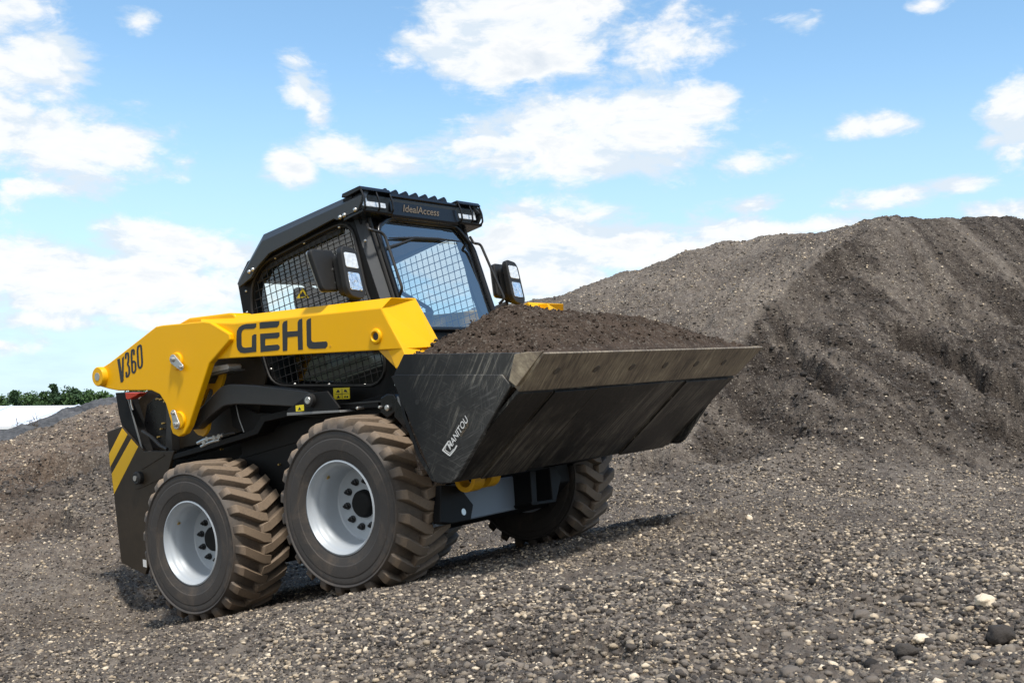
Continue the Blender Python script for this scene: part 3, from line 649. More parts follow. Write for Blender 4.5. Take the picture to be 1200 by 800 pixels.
# ---- cab
bm = bmesh.new(); prism(bm, [(.30, 1.2), (.36, 1.2), (.36, 2.05), (.30, 2.0)], -.46, .46); 
YC = .50
side_out = [(.235, 1.0), (.235, 1.97), (.36, 2.07), (1.265, 2.07), (1.275, 2.03), (1.36, 1.52), (1.46, 1.30), (1.56, 1.10), (1.60, 1.0)]
win = TY([(297, 366), (298, 338), (303, 322), (313, 309), (378, 275), (399, 265.5), (408, 267), (414, 277), (428, 341), (434, 356)], -YC)
win2 = TY([(448, 415), (450, 428), (447, 440), (438, 449.5)], -YC)+TY([(330, 450), (319, 443), (313, 425)], -YC)
wl_ = win+win2; wl_ = [(max(x, .335), z) for x, z in wl_]
wl_ = rounded(wl_, .05, 4); ctrW = (.82, 1.55)
cab = None
for s in (-1, 1):
    y0, y1 = (-YC, -YC+.05) if s < 0 else (YC-.05, YC)
    p = ringplate('cab_side', side_out, wl_, ctrW, y0, y1, M['black'] if True else 0, R_, 200)
    if s < 0: cab = p
    g = bmesh.new(); L = ray_loop(wl_, *ctrW, 60)
    g.faces.new([g.verts.new((x, s*(YC-.03), z)) for x, z in L]); bm_obj('side_glass', g, M['glass_side'], p)
    # seal bead
    bm = bmesh.new(); L = ray_loop(wl_, *ctrW, 90); inn = [(ctrW[0]+(x-ctrW[0])*1.03, s*(YC+.006), ctrW[1]+(z-ctrW[1])*1.03) for x, z in L]; tube(bm, inn+[inn[0]], .008, 6, cap=False); bm_obj('window_seal', bm, M['rubber'], p, smooth=50)
    # wire guard
    bm = bmesh.new(); xs = np.arange(.36, 1.5, .0485); zs = np.arange(1.06, 2.1, .0505); big = [(ctrW[0]+(x-ctrW[0])*.985, ctrW[1]+(z-ctrW[1])*.985) for x, z in wl_]
    def spans(val, ax):
        out = []; n = len(big)
        for (x0, z0), (x1, z1) in zip(big, big[1:]+big[:1]):
            A, B = ((x0, z0), (x1, z1))
            if (A[ax]-val)*(B[ax]-val) < 0: t = (val-A[ax])/(B[ax]-A[ax]); out.append(A[1-ax]+t*(B[1-ax]-A[1-ax]))
        out.sort(); return list(zip(out[::2], out[1::2]))
    yg = s*(YC-.004)
    for x in xs:
        for lo, hi in spans(x, 0): tube(bm, [(x, yg, lo), (x, yg, hi)], .0026, 5)
    for z in zs:
        for lo, hi in spans(z, 1): tube(bm, [(lo, yg+s*.005, z), (hi, yg+s*.005, z)], .0026, 5)
    # inner arch strip of the guard
    bm_obj('wire_guard', bm, M['rubber'], p)
    if s < 0:
        # slotted arch band inside the top of the window
        band_o = TY([(300, 330), (310, 311), (330, 297), (378, 275.5), (399, 266)], -YC+.012); band_i = TY([(399, 273), (378, 283), (332, 304.5), (314, 317), (304, 332)], -YC+.012)
        bnd = plate('window_band', band_o+band_i, -YC+.012, -YC+.02, M['rubber'], p, 0)
        # hazard triangle
        tq = lambda u, v, d: (lambda q: (q[0], -YC+.027-d, q[2]))(T(u, v, 1, -YC+.027))
        wt = decal('warning_triangle', [[(347.5, 349.5), (354.5, 337.5), (362, 348.8)]], tq, M['decal_yellow'], p, .001)
        decal('warning_mark', [[(351, 347.6), (354.6, 341), (358.6, 347.2)]], lambda u, v, d: (lambda q: (q[0], -YC+.025-d, q[2]))(T(u, v, 1, -YC+.025)), M['decal_black'], wt, .0005)
        lb = decal('caution_label', [[(391, 454.6), (410, 453.8), (410.3, 467), (391.5, 468)]], lambda u, v, d: (lambda q: (q[0], -.58-d, q[2]))(T(u, v, 1, -.58)), M['decal_yellow'], R_, .004)
        for pl in ([(393, 461.2), (408.5, 460.6), (408.5, 461.2), (393, 461.8)], [(400.6, 455.5), (401.1, 455.5), (401.4, 467), (400.9, 467)], [(394.5, 466.5), (396.5, 462.5), (398.5, 466.3)], [(403.5, 466), (404, 463.4), (405, 463.4), (405.2, 466)], [(406, 465.8), (406.4, 463.8), (408, 463.8), (408, 465.8)], [(394, 459.8), (396.3, 456), (398.4, 459.6)], [(403, 459), (404, 456), (405.5, 456.5), (407.5, 459.4), (406, 459.4)]):
            decal('label_print', [pl], lambda u, v, d: (lambda q: (q[0], -.5842-d, q[2]))(T(u, v, 1, -.5842)), M['decal_black'], lb, .0008)
        for u, v in ((317, 432.5), (345, 450), (385, 450.5), (427, 451), (463, 451), (427.5, 282), (288, 341), (289, 366), (322, 302), (356, 284.5), (397, 266), (420, 317), (421.5, 343)):
            q = T(u, v, 1, -YC-.004) if v < 400 else T(u, v, 1, -YC-.004)
            bm = bmesh.new(); lathe(bm, [(-YC+.002, .009), (-YC-.004, .008), (-YC-.007, .004), (-YC-.007, 0)], 12, (q[0], 0, q[2])); bm_obj('panel_screw', bm, M['steel'], p, smooth=50)
# lower side sheet below the window reaching to the fender
for s in (-1, 1):
    pts = [(.235, .98), (.235, 1.2), (.34, 1.2), (.40, 1.10), (1.25, 1.05), (1.5, 1.0), (1.6, .98)]
    bm = bmesh.new(); prism(bm, [(.1, .9), (.1, 1.02), (1.60, 1.02), (1.62, .9)], *((-.58, -.50) if s < 0 else (.50, .58))); bm_obj('cab_sill', bm, M['black'], R_, bevel=.004)
# chamfered front pillars
for s in (-1, 1):
    bm = bmesh.new()
    lo = [(1.356, -YC), (1.395, -YC+.065), (1.395, -YC+.085), (1.33, -YC+.085), (1.33, -YC+.051)]
    def ringz(z, dx): return [bm.verts.new((x+dx, (y if s < 0 else -y), z)) for x, y in lo]
    A = ringz(2.06, -.09); B = ringz(1.52, 0.0); Cx = ringz(1.02, .21)
    for P, Q in ((A, B), (B, Cx)):
        for k in range(5): bm.faces.new((P[k], P[(k+1) % 5], Q[(k+1) % 5], Q[k]))
    bm.faces.new(A); bm.faces.new(Cx[::-1]); bm_obj('front_pillar', bm, M['cabgrey'], cab, bevel=.003)
# rear posts and rear frame
for s in (-1, 1):
    bm = bmesh.new(); box(bm, .235, .33, *((-YC+.05, -YC+.13) if s < 0 else (YC-.13, YC-.05)), 1.0, 2.0); bm_obj('rear_post', bm, M['black'], cab, bevel=.005)
# roof: top skin and side valances
top = [(.24, 1.955), (.235, 1.985), (.47, 2.185), (1.33, 2.185), (1.33, 2.08), (.50, 2.10)]
bm = bmesh.new(); prism(bm, [(.26, 1.96), (.48, 2.165), (1.37, 2.165), (1.40, 2.14), (1.37, 2.06), (.50, 2.09), (.33, 1.96)], -.48, .48); bm_obj('roof', bm, M['cabgrey'], cab, bevel=.004)
bm = bmesh.new(); box(bm, .36, 1.28, -.44, .44, 2.03, 2.058); bm_obj('headliner', bm, M['headliner'], cab)
val = TY([(278, 333), (280.5, 336.5), (294, 325.5), (299.5, 315), (315, 297), (391, 256.5), (395, 258), (419, 247), (423, 237), (424, 229), (306.5, 283)], -.545)
val_top = TY([(278, 333), (306.5, 283), (424, 229), (427, 221.5), (308, 274)], -.545)
for s in (-1, 1):
    o = plate('roof_valance', val, *((-.545, -.525) if s < 0 else (.525, .545)), M['cabgrey'], cab, .003)
    bm = bmesh.new()
    pin = [T(278, 333, 1, -.545), T(306.5, 283, 1, -.545), T(424, 229, 1, -.545), T(427.2, 221.5, 1, -.50), T(309, 274.5, 1, -.50), T(279.5, 329, 1, -.50)]
    f1 = [bm.verts.new((p[0], p[1]*(1 if s < 0 else -1), p[2])) for p in pin]; f2 = [bm.verts.new((p[0]-.0, (p[1]+.03)*(1 if s < 0 else -1), p[2]-.012)) for p in pin]
    bm.faces.new((f1[0], f1[1], f1[4], f1[5])); bm.faces.new((f1[1], f1[2], f1[3], f1[4])); bm.faces.new((f2[0], f2[1], f2[4], f2[5])[::-1]); bm.faces.new((f2[1], f2[2], f2[3], f2[4])[::-1])
    for i in range(6): bm.faces.new((f1[i], f1[(i+1) % 6], f2[(i+1) % 6], f2[i]))
    bm_obj('roof_bevel', bm, M['cabgrey'], cab, bevel=.002)
    if s < 0:
        for u, v in ((291.5, 318.5), (295.8, 315.8), (398, 254.5), (403, 252), (415.7, 245.7)):
            q = T(u, v, 1, -.55); bm = bmesh.new(); lathe(bm, [(-.545, .013), (-.551, .0125), (-.556, .007), (-.557, 0)], 16, (q[0], 0, q[2])); bm_obj('roof_bolt', bm, M['steel'], o, smooth=50)
    # front corner pod with a work light behind wires
    y = s*.43
    bm = bmesh.new(); y0, y1 = (-.545, -.30) if s < 0 else (.31, .53)
    prism(bm, [(1.26, 2.165), (1.27, 2.185), (1.41, 2.185), (1.425, 2.16), (1.40, 2.16), (1.30, 2.155)], y0, y1); prism(bm, [(1.24, 2.03), (1.40, 2.035), (1.41, 2.05), (1.25, 2.05)], y0, y1)
    bm_obj('lamp_pod', bm, M['black_gloss'], cab, bevel=.004)
    bm = bmesh.new(); prism(bm, [(2.055+0*0, 0)]+[] if False else rounded([(y0+.02, 2.078), (y1-.03, 2.078), (y1-.03, 2.150), (y0+.02, 2.150)], .01), 1.33, 1.388, 0); wk = bm_obj('roof_light', bm, M['lens'], cab, bevel=.003)
    bm = bmesh.new(); prism(bm, [(y0+.01, 2.05), (y1-.01, 2.05), (y1-.01, 2.155), (y0+.01, 2.155)], 1.26, 1.33, 0); bm_obj('lamp_back', bm, M['black'], cab)
    for yy in (y0+.005, y0+.5*(y1-y0), y1-.01):
        bm = bmesh.new(); tube(bm, smoothpath([(1.37, yy, 2.04), (1.42, yy, 2.055), (1.425, yy, 2.11), (1.412, yy, 2.17), (1.38, yy, 2.18)]), .006, 8); bm_obj('lamp_guard', bm, M['black_gloss'], cab, smooth=50)
# header between the pods, with lettering
bm = bmesh.new(); prism(bm, [(1.22, 2.168), (1.405, 2.165), (1.410, 2.150), (1.394, 2.142), (1.394, 2.045), (1.385, 2.03), (1.22, 2.03)], -.30, .31); hd = bm_obj('header', bm, M['black_gloss'], cab, bevel=.003)
bm = bmesh.new(); box(bm, 1.18, 1.30, -.47, .47, 2.0, 2.06); bm_obj('door_lintel', bm, M['black'], cab, bevel=.004)
h0 = np.array([1.3945, -.20, 2.068]); text_obj('lettering', 'IdealAccess', h0, np.array([0, .33, 0]), np.array([0, 0, .045]), M['gold'], hd, .003, bold=.012, shear=.35)
# ribbed roof top: rounded corrugations running fore and aft
for k in range(7):
    y = -.27+k*.088
    bm = bmesh.new(); pr = [(y-.043, 2.16), (y-.030, 2.176), (y-.014, 2.212), (y-.004, 2.219), (y+.008, 2.218), (y+.018, 2.205), (y+.030, 2.16)]
    prism(bm, pr, .62, 1.36+.0*k, 0); bm_obj('roof_rib', bm, M['black_gloss'], cab, bevel=.004)
# windscreen door: frame and glass in the tilted plane
def DP(y, z, d): return (1.302+(2.03-z)*.135+d+.04, y, z)
do = rounded([(-.415, 1.35), (.425, 1.35), (.425, 1.90), (.32, 2.035), (-.30, 2.035), (-.415, 1.96)], .04); di = rounded([(-.385, 1.38), (.395, 1.38), (.395, 1.89), (.30, 2.008), (-.285, 2.008), (-.385, 1.94)], .04)
bm = bmesh.new(); L = ray_loop(do, 0, 1.7, 120); tube(bm, [DP(x, z, .012) for x, z in L]+[DP(*L[0], .012)], .016, 8, cap=False); door = bm_obj('door_frame', bm, M['black_gloss'], cab, smooth=50)
L = ray_loop(do, 0, 1.7, 60); g = bmesh.new(); g.faces.new([g.verts.new(DP(x, z, 0)) for x, z in L]); bm_obj('windscreen', g, M['glass'], door)
bm = bmesh.new(); box(bm, 1.36, 1.44, -.42, .42, 1.2, 1.36); bm_obj('door_lower', bm, M['black'], cab, bevel=.005)
# rubber strips between door and pillars
for s in (-1, 1):
    bm = bmesh.new(); tube(bm, [DP(s*.43, 2.03, -.01), DP(s*.43, 1.3, -.01)], .012, 8); bm_obj('door_seal', bm, M['rubber'], door)
# wiper
wp0 = T(447, 293, 0, 1.37); 
bm = bmesh.new(); tube(bm, [tuple(T(u, v, 0, 1.375)) for u, v in ((447, 293), (468, 286), (486, 279))], [.011, .008, .005], 8); wpr = bm_obj('wiper', bm, M['rubber'], door, smooth=50)
bm = bmesh.new(); tube(bm, [tuple(T(u, v, 0, 1.372)) for u, v in ((456, 279), (486, 279), (512, 280), (540, 283))], [.004, .009, .009, .004], 8); bm_obj('wiper_blade', bm, M['rubber'], door)
bm = bmesh.new(); disc_y(bm, *(0, 0), -.02, .02, .02, 16); wm = bm_obj('wiper_motor', bm, M['rubber'], door); wm.location = T(447, 294, 0, 1.36)
# grab handles
hl = [T(430, 262, 0, 1.35), T(432, 269, 0, 1.41), T(450, 272.5, 0, 1.42), T(471.5, 338, 0, 1.47), T(468, 347, 0, 1.43)]
hr = [T(551, 278, 0, 1.35), T(555, 285, 0, 1.41), T(563, 286, 0, 1.42), T(591, 350, 0, 1.47), T(585, 356, 0, 1.43)]
for h in (hl, hr):
    bm = bmesh.new(); tube(bm, smoothpath([tuple(p) for p in h], 6, .4), .0085, 10); bm_obj('grab_handle', bm, M['bar'], cab, smooth=50)
# mirror and work lamp on each front corner
for s in (-1, 1):
    # mirror shell, seen from the front, behind the lamp
    mp = rounded(TY([(365, 293.5), (394, 292.5), (398, 296), (402, 338), (376, 338.5), (372, 334)], -.66), .02); 
    bm = bmesh.new(); prism(bm, [(-.80, 1.56), (-.62, 1.56), (-.625, 1.80), (-.80, 1.80)], 1.16, 1.20, 0)
    bm.free()
    bm = bmesh.new(); q = rounded([(-.855, 1.60), (-.905, 1.83), (-.73, 1.835), (-.70, 1.61)], .03); q = [(y*-s if s > 0 else y, z) for y, z in q]
    if s > 0: q = [(-abs(y)*-1-.02, z+.0) for y, z in q]
    bm = bmesh.new(); prism(bm, q, 1.27, 1.30, 0); mr = bm_obj('mirror_shell', bm, M['rubber'], R_, bevel=.008)
    bm = bmesh.new(); prism(bm, [(yy+(-.0 if 1 else 0), z) for yy, z in q], 1.264, 1.2695, 0); bm_obj('mirror_glass', bm, M['steel'], mr)
    yc = -.715 if s < 0 else .765
    bm = bmesh.new(); hp = rounded([(yc-.065, 1.59), (yc-.060, 1.80), (yc-.04, 1.83), (yc+.045, 1.815), (yc+.065, 1.78), (yc+.07, 1.56), (yc+.04, 1.53), (yc-.045, 1.545)], .025)
    prism(bm, hp, 1.36, 1.40, 0); prism(bm, [(yc+(y-yc)*.8, 1.68+(z-1.68)*.8) for y, z in hp], 1.31, 1.36, 0)
    lh = bm_obj('work_lamp', bm, M['rubber'], R_, bevel=.006)
    for z0, z1, lm in ((1.70, 1.79, 'lens'), (1.575, 1.68, 'mirror')):
        bm = bmesh.new(); prism(bm, rounded([(yc-.045, z0+.006), (yc-.043, z1), (yc+.043, z1-.006), (yc+.048, z0)], .012), 1.395, 1.404, 0); bm_obj('lens', bm, M[lm], lh, bevel=.002)
    bm = bmesh.new(); tube(bm, [(1.31, yc, 1.72), (1.28, yc+s*.06, 1.72)], .016, 8); tube(bm, [(1.31, yc-s*.02, 1.56), (1.33, s*.52, 1.50)], .016, 8); tube(bm, [(1.28, s*.78, 1.66), (1.31, yc, 1.62)], .013, 8); bm_obj('lamp_bracket', bm, M['rubber'], lh, smooth=50)
# cab interior: seat, armrests, joystick
bm = bmesh.new(); prism(bm, rounded([(.46, 1.28), (.52, 1.28), (.60, 1.32), (.50, 1.78), (.47, 1.88), (.40, 1.90), (.38, 1.80)], .04), -.22, .22); seat = bm_obj('seat', bm, M['seat'], R_, bevel=.02)
bm = bmesh.new(); prism(bm, rounded([(.48, 1.22), (.96, 1.24), (.98, 1.30), (.90, 1.34), (.52, 1.33)], .03), -.23, .23); bm_obj('seat_cushion', bm, M['seat'], seat, bevel=.02)
for s in (-1, 1):
    bm = bmesh.new(); prism(bm, rounded([(.55, 1.40), (.98, 1.42), (.98, 1.46), (.55, 1.46)], .01), s*.33-.05, s*.33+.05); bm_obj('armrest', bm, M['seat'], seat, bevel=.01)
    bm = bmesh.new(); tube(bm, [(.98, s*.33, 1.45), (1.0, s*.33, 1.53), (1.01, s*.32, 1.6)], [.012, .016, .022], 10); bm_obj('joystick', bm, M['rubber'], seat, smooth=50)
bm = bmesh.new(); box(bm, .30, .325, -.40, .40, 1.0, 1.62); bm_obj('rear_panel', bm, M['black'], cab)
bm = bmesh.new(); tube(bm, smoothpath([(.6, -.40, 1.9), (1.05, -.38, 1.55), (1.05, .38, 1.55), (.6, .40, 1.9)]), .014, 8); bm_obj('lap_bar', bm, M['rubber'], seat, smooth=50)

# ---- soil heaped in the bucket
def fbm(x, y, z, o=4): return mn.fractal(Vector((x, y, z)), .8, 2.1, o)
NX, NY = 90, 240; vs = []; top_ = []
for i in range(NX+1):
    s = i/NX
    for j in range(NY+1):
        t = j/NY; x = 1.915+s*(2.772-1.915); y = -1.085+t*2.17
        rim = 1.075+(x-1.978)*(-.215) if x > 1.978 else 1.075-(1.978-x)*.6
        px = 1-abs((x-2.20)/.58)**2.0 if x > 2.2 else 1-abs((x-2.2)/.36)**2
        px = max(px, 0)**.85
        yn = -1 if y < -.45 else 1
        e = abs(y+.45)/(.65 if y < -.45 else 1.575)
        py = max(0, 1-e**3.0)
        if y < -.45: py = max(0, 1-e**1.25)
        else: py = max(0, 1-(max(0, y-.40)/.71)**1.7)*(1-.17*(y+.45))
        h = .24*px*py
        ed = min(s, 1-s)*12; ed = min(1, ed); ed2 = min(1, min(t, 1-t)*20)
        nse = (fbm(x*3, y*3, 1)*.020+fbm(x*11, y*11, 5)*.020+fbm(x*34, y*34, 9)*.014)*min(1, .25+min(ed, ed2))
        z = rim-.012+h+nse
        vs.append((x, y, z))
fc = []
for i in range(NX):
    for j in range(NY):
        q = i*(NY+1)+j; fc.append((q, q+1, q+NY+2, q+NY+1))
me = bpy.data.meshes.new('soil_heap')
# closed underside follows the bucket
base = len(vs); bt = []
def under(x):
    return max(.50+(x-2.05)*.59, .50) if x > 2.05 else .52
per = [i*(NY+1) for i in range(NX+1)]+[NX*(NY+1)+j for j in range(1, NY+1)]+[i*(NY+1)+NY for i in range(NX-1, -1, -1)]+[j for j in range(NY-1, 0, -1)]
for q in per: x, y, z = vs[q]; bt.append((x, y, min(z-.005, under(x)+.02)))
vs2 = vs+bt; n = len(per)
for k in range(n): fc.append((per[k], base+k, base+(k+1) % n, per[(k+1) % n]))
fc.append(tuple(base+k for k in range(n))[::-1])
def local_chunks(verts_fn, count, rmin, rmax, mat, name, parent=None): pass
def ico_chunks(P, Rr, rngx, jitter=.3, flat=.75, sd=1):
    "many small angular lumps as one vertex / face array"
    bm = bmesh.new(); bmesh.ops.create_icosphere(bm, subdivisions=sd, radius=1)
    V0 = np.array([v.co[:] for v in bm.verts]); F0 = np.array([[v.index for v in f.verts] for f in bm.faces]); bm.free()
    n = len(P); nv = len(V0)
    V = np.repeat(V0[None], n, 0)*(1+jitter*(rngx.random((n, nv, 1))-.5)*2)
    sc = np.stack([1+.45*(rngx.random(n)-.5), 1+.45*(rngx.random(n)-.5), flat*(.75+.5*rngx.random(n))], 1)
    V = V*sc[:, None, :]
    A = rngx.random((n, 3))*2*PI; ca, sa = np.cos(A[:, 0]), np.sin(A[:, 0]); tb = (rngx.random(n)-.5)*1.0; cb, sb = np.cos(tb), np.sin(tb)
    x = V[..., 0]*ca[:, None]-V[..., 1]*sa[:, None]; y = V[..., 0]*sa[:, None]+V[..., 1]*ca[:, None]; z = V[..., 2]
    y2 = y*cb[:, None]-z*sb[:, None]; z2 = y*sb[:, None]+z*cb[:, None]
    V = np.stack([x, y2, z2], -1)*Rr[:, None, None]+P[:, None, :]
    Fc = (F0[None]+(np.arange(n)*nv)[:, None, None]).reshape(-1, 3)
    return V.reshape(-1, 3), Fc, nv
def mesh_from(name, V, Fc):
    me = bpy.data.meshes.new(name); k = Fc.shape[1]
    me.vertices.add(len(V)); me.vertices.foreach_set('co', V.astype(np.float32).ravel())
    me.loops.add(Fc.size); me.loops.foreach_set('vertex_index', Fc.astype(np.int32).ravel())
    me.polygons.add(len(Fc)); me.polygons.foreach_set('loop_start', (np.arange(len(Fc))*k).astype(np.int32)); me.polygons.foreach_set('loop_total', np.full(len(Fc), k, np.int32))
    me.update(calc_edges=True); return me
# lumps on the heap are part of the same mesh
hp = np.array(vs); idx = rng.integers(0, len(hp), 5200); P = hp[idx]+rng.normal(0, .004, (5200, 3)); sz = .0025+.010*rng.random(5200)**5
keep = (P[:, 0] > 1.95) & (P[:, 0] < 2.74) & (abs(P[:, 1]) < 1.06); P = P[keep]; sz = sz[keep]
Vc, Fcx, nv = ico_chunks(P, sz, rng)
off = len(vs2); allv = vs2+[tuple(v) for v in Vc]; allf = fc+[tuple(int(q)+off for q in f) for f in Fcx]
me.from_pydata(allv, [], allf); me.update()
def mk_soil(name, c1, c2, c3, sc=1.0):
    m, t, p = mat0(name); o = t.obj()
    n1 = t.noise(5*sc, 8, .7, o); n2 = t.noise(60*sc, 6, .75, o); v = t.n.new('ShaderNodeTexVoronoi'); v.inputs['Scale'].default_value = 75*sc; t.l.new(o, v.inputs[0])
    base = t.ramp(t.math('ADD', t.math('MULTIPLY', n1, .5), t.math('MULTIPLY', n2, .5)), [(.36, c1), (.55, c2), (.72, c3)])
    sx = t.n.new('ShaderNodeSeparateColor'); t.l.new(v.outputs['Color'], sx.inputs[0])
    sp = t.ramp(sx.outputs[0], [(.90, 0), (.93, .6)])
    base = t.mix(sp, base, (.16, .14, .115))
    setcol(t, p, base); p.inputs['Roughness'].default_value = .95; p.inputs['Specular IOR Level'].default_value = .15
    t.l.new(t.bump(t.math('ADD', n2, v.outputs['Distance']), .6, .006), p.inputs['Normal']); return m
M['soil'] = mk_soil('dark_brown_topsoil', (.026, .019, .014), (.072, .052, .039), (.135, .101, .077), 1.6)
heap = link('soil_heap', me, M['soil']); heap.matrix_world = mw
tag(heap, 'dark brown soil heaped in the raised loader bucket', 'soil')
# ================================================================ GROUND, PILES
_perm = rng.permutation(1024); _g = rng.normal(size=(1024, 2)); _g /= np.linalg.norm(_g, axis=1)[:, None]
def perlin(x, y):
    xi = np.floor(x).astype(np.int64); yi = np.floor(y).astype(np.int64); xf = x-xi; yf = y-yi
    u = xf*xf*xf*(xf*(xf*6-15)+10); v = yf*yf*yf*(yf*(yf*6-15)+10)
    def g(ix, iy, dx, dy):
        h = _perm[(_perm[ix & 1023]+iy) & 1023]; G = _g[h]; return G[..., 0]*dx+G[..., 1]*dy
    n00 = g(xi, yi, xf, yf); n10 = g(xi+1, yi, xf-1, yf); n01 = g(xi, yi+1, xf, yf-1); n11 = g(xi+1, yi+1, xf-1, yf-1)
    return (n00*(1-u)+n10*u)*(1-v)+(n01*(1-u)+n11*u)*v
def fb(x, y, s, o, gain=.55):
    r = 0; A = 1
    for k in range(o): r = r+A*perlin(x*s+13.7*k, y*s-7.3*k); s *= 2.03; A *= gain
    return r
def px2z(u, v, Y):
    d = dirw(u, v); return d[2]/d[1]*Y          # height relative to the camera at forward distance Y
nrmw = RW[:, 2]
def mplane(X, Y): return OW[2]-(nrmw[0]*(X-OW[0])+nrmw[1]*(Y-OW[1]))/nrmw[2]
cols = {
 -500: [(830, 5.2), (760, 6.6), (700, 8), (650, 9.3), (600, 11)],
 -250: [(830, 5.0), (760, 6.4), (700, 7.8), (640, 9.0), (572, 11)],
 0: [(800, 4.8), (740, 6.2), (690, 7.5), (640, 8.6), (590, 9.5), (519, 11.2)],
 40: [(800, 4.6), (740, 6.0), (690, 7.3), (640, 8.4), (580, 9.6), (504, 11.4)],
 90: [(800, 4.4), (740, 5.8), (690, 7.1), (640, 8.2), (560, 9.8), (485, 11.7)],
 140: [(800, 4.2), (738, 5.7), (690, 6.9), (640, 8.1), (550, 9.9), (474, 12.0)],
 215: [(800, 3.9), (722, 6.2), (680, 7.6), (620, 8.9), (540, 10.2), (455, 12.2)],
 330: [(800, 3.4), (705, 5.9), (665, 7.6), (620, 9.2), (540, 10.6), (425, 13)],
 430: [(800, 3.1), (695, 5.3), (665, 7.0), (625, 9.2), (545, 10.9), (395, 13.6)],
 540: [(800, 2.75), (700, 4.4), (655, 6.2), (618, 9.2), (560, 10.8), (365, 14.3)],
 635: [(800, 2.6), (700, 4.1), (655, 5.6), (610, 9.2), (570, 10.4), (346, 14.8)],
 700: [(800, 2.5), (700, 3.9), (650, 5.6), (605, 8.6), (565, 10.0), (500, 11.2), (420, 12.6), (326, 15.3)],
 800: [(800, 2.35), (700, 3.6), (640, 5.4), (600, 7.8), (570, 9.2), (520, 10.3), (450, 11.3), (380, 12.6), (295, 15.6)],
 860: [(800, 2.3), (700, 3.5), (640, 5.2), (598, 7.6), (568, 9.0), (530, 9.8), (450, 10.9), (385, 12.0), (350, 13.0), (281, 15.8)],
 930: [(800, 2.25), (700, 3.4), (640, 5.1), (600, 7.2), (572, 8.8), (530, 9.6), (450, 10.7), (390, 11.6), (345, 12.3), (310, 13.4), (268, 15.4)],
 1000: [(800, 2.2), (700, 3.3), (640, 5.0), (600, 7.1), (578, 8.6), (540, 9.5), (450, 10.7), (390, 11.6), (330, 12.5), (290, 13.3), (257, 14.6)],
 1050: [(800, 2.15), (700, 3.3), (640, 4.9), (605, 6.9), (583, 8.4), (545, 9.4), (470, 10.4), (400, 11.6), (385, 12.3), (330, 12.9), (250, 14.0)],
 1120: [(800, 2.15), (700, 3.25), (640, 4.8), (608, 6.7), (586, 8.3), (548, 9.5), (470, 10.7), (405, 11.9), (388, 12.6), (330, 13.3), (248, 14.3)],
 1200: [(800, 2.1), (700, 3.2), (640, 4.7), (610, 6.5), (590, 8.2), (550, 9.6), (490, 10.7), (465, 11.3), (400, 12.3), (330, 13.6), (247, 14.8)],
 1350: [(800, 2.1), (700, 3.1), (640, 4.6), (612, 6.4), (595, 8.2), (550, 9.8), (450, 11.6), (330, 14.0), (252, 15.2)],
 1700: [(800, 2.1), (700, 3.1), (640, 4.6), (615, 6.4), (600, 8.4), (550, 10.6), (450, 12.8), (380, 14.5), (330, 15.5)]}
FLAT = -3.2
cu = sorted(cols)
tanA = np.concatenate([np.linspace(-2.2, -.60, 46)[:-1], np.linspace(-.60, .60, 1150), np.linspace(.60, 2.2, 46)[1:]])
YR = np.concatenate([np.linspace(.25, 1.5, 60)[:-1], np.exp(np.linspace(math.log(1.5), math.log(18.5), 1050)), np.exp(np.linspace(math.log(18.6), math.log(34), 40))])
def column(u):
    pts = cols[u]; y = np.array([p[1] for p in pts]); z = np.array([px2z(u, *p) for p in pts])
    yn = y[0]; zn = z[0]
    y = np.concatenate([[.2, yn*.6], y]); z = np.concatenate([[zn-.02*np.sign(u-300), zn], z])
    yc, zc = y[-1], z[-1]
    y2 = [yc+.5, yc+1.5]; z2 = [zc+.0, zc-.25]; Y, Z = yc+1.5, zc-.25
    while Z > FLAT: Y += .5; Z -= .33; y2.append(Y); z2.append(max(Z, FLAT))
    y = np.concatenate([y, y2]); z = np.concatenate([z, z2])
    return np.interp(YR, y, z, right=FLAT), yc
CZ = np.array([column(u)[0] for u in cu]); CR = np.array([column(u)[1] for u in cu])
CT = np.array([(u-600)/F for u in cu])
Zg = np.empty((len(tanA), len(YR)))
for j in range(len(YR)): Zg[:, j] = np.interp(tanA, CT, CZ[:, j])
def blur(Z, ax, s):
    k = np.exp(-.5*(np.arange(-3*s, 3*s+1)/s)**2); k /= k.sum(); w = 3*s
    Zp = np.pad(Z, [(w, w) if i == ax else (0, 0) for i in (0, 1)], mode='edge'); n = Z.shape[ax]
    return sum(k[i]*(Zp[i:i+n] if ax == 0 else Zp[:, i:i+n]) for i in range(len(k)))
Zg = blur(blur(Zg, 0, 20), 1, 7)
TA, YY = np.meshgrid(tanA, YR, indexing='ij'); XX = TA*YY
crest = np.interp(tanA, CT, CR)[:, None]
# machine footprint: the ground meets the wheels
dx = XX-OW[0]; dy = YY-OW[1]
lx = dx*RW[0, 0]+dy*RW[1, 0]; ly = dx*RW[0, 1]+dy*RW[1, 1]
dd = np.sqrt(np.maximum(np.maximum(-.45-lx, lx-(WB+.45)), 0)**2+np.maximum(np.abs(ly)-1.05, 0)**2)
wgt = np.clip(1-dd/1.3, 0, 1); wgt = wgt*wgt*(3-2*wgt)
Zg = Zg*(1-wgt)+(mplane(XX, YY)-CAMZ+.012)*wgt
# slope face mask: 0 on the flat, 1 on the pile
toe = np.interp(tanA, [-.6, -.35, -.2, .0, .15, .3, .5], [8.6, 8.4, 9.4, 9.6, 9.3, 8.9, 8.8])[:, None]
pile = np.clip((YY-toe)/1.2, 0, 1); pile = pile*pile*(3-2*pile)
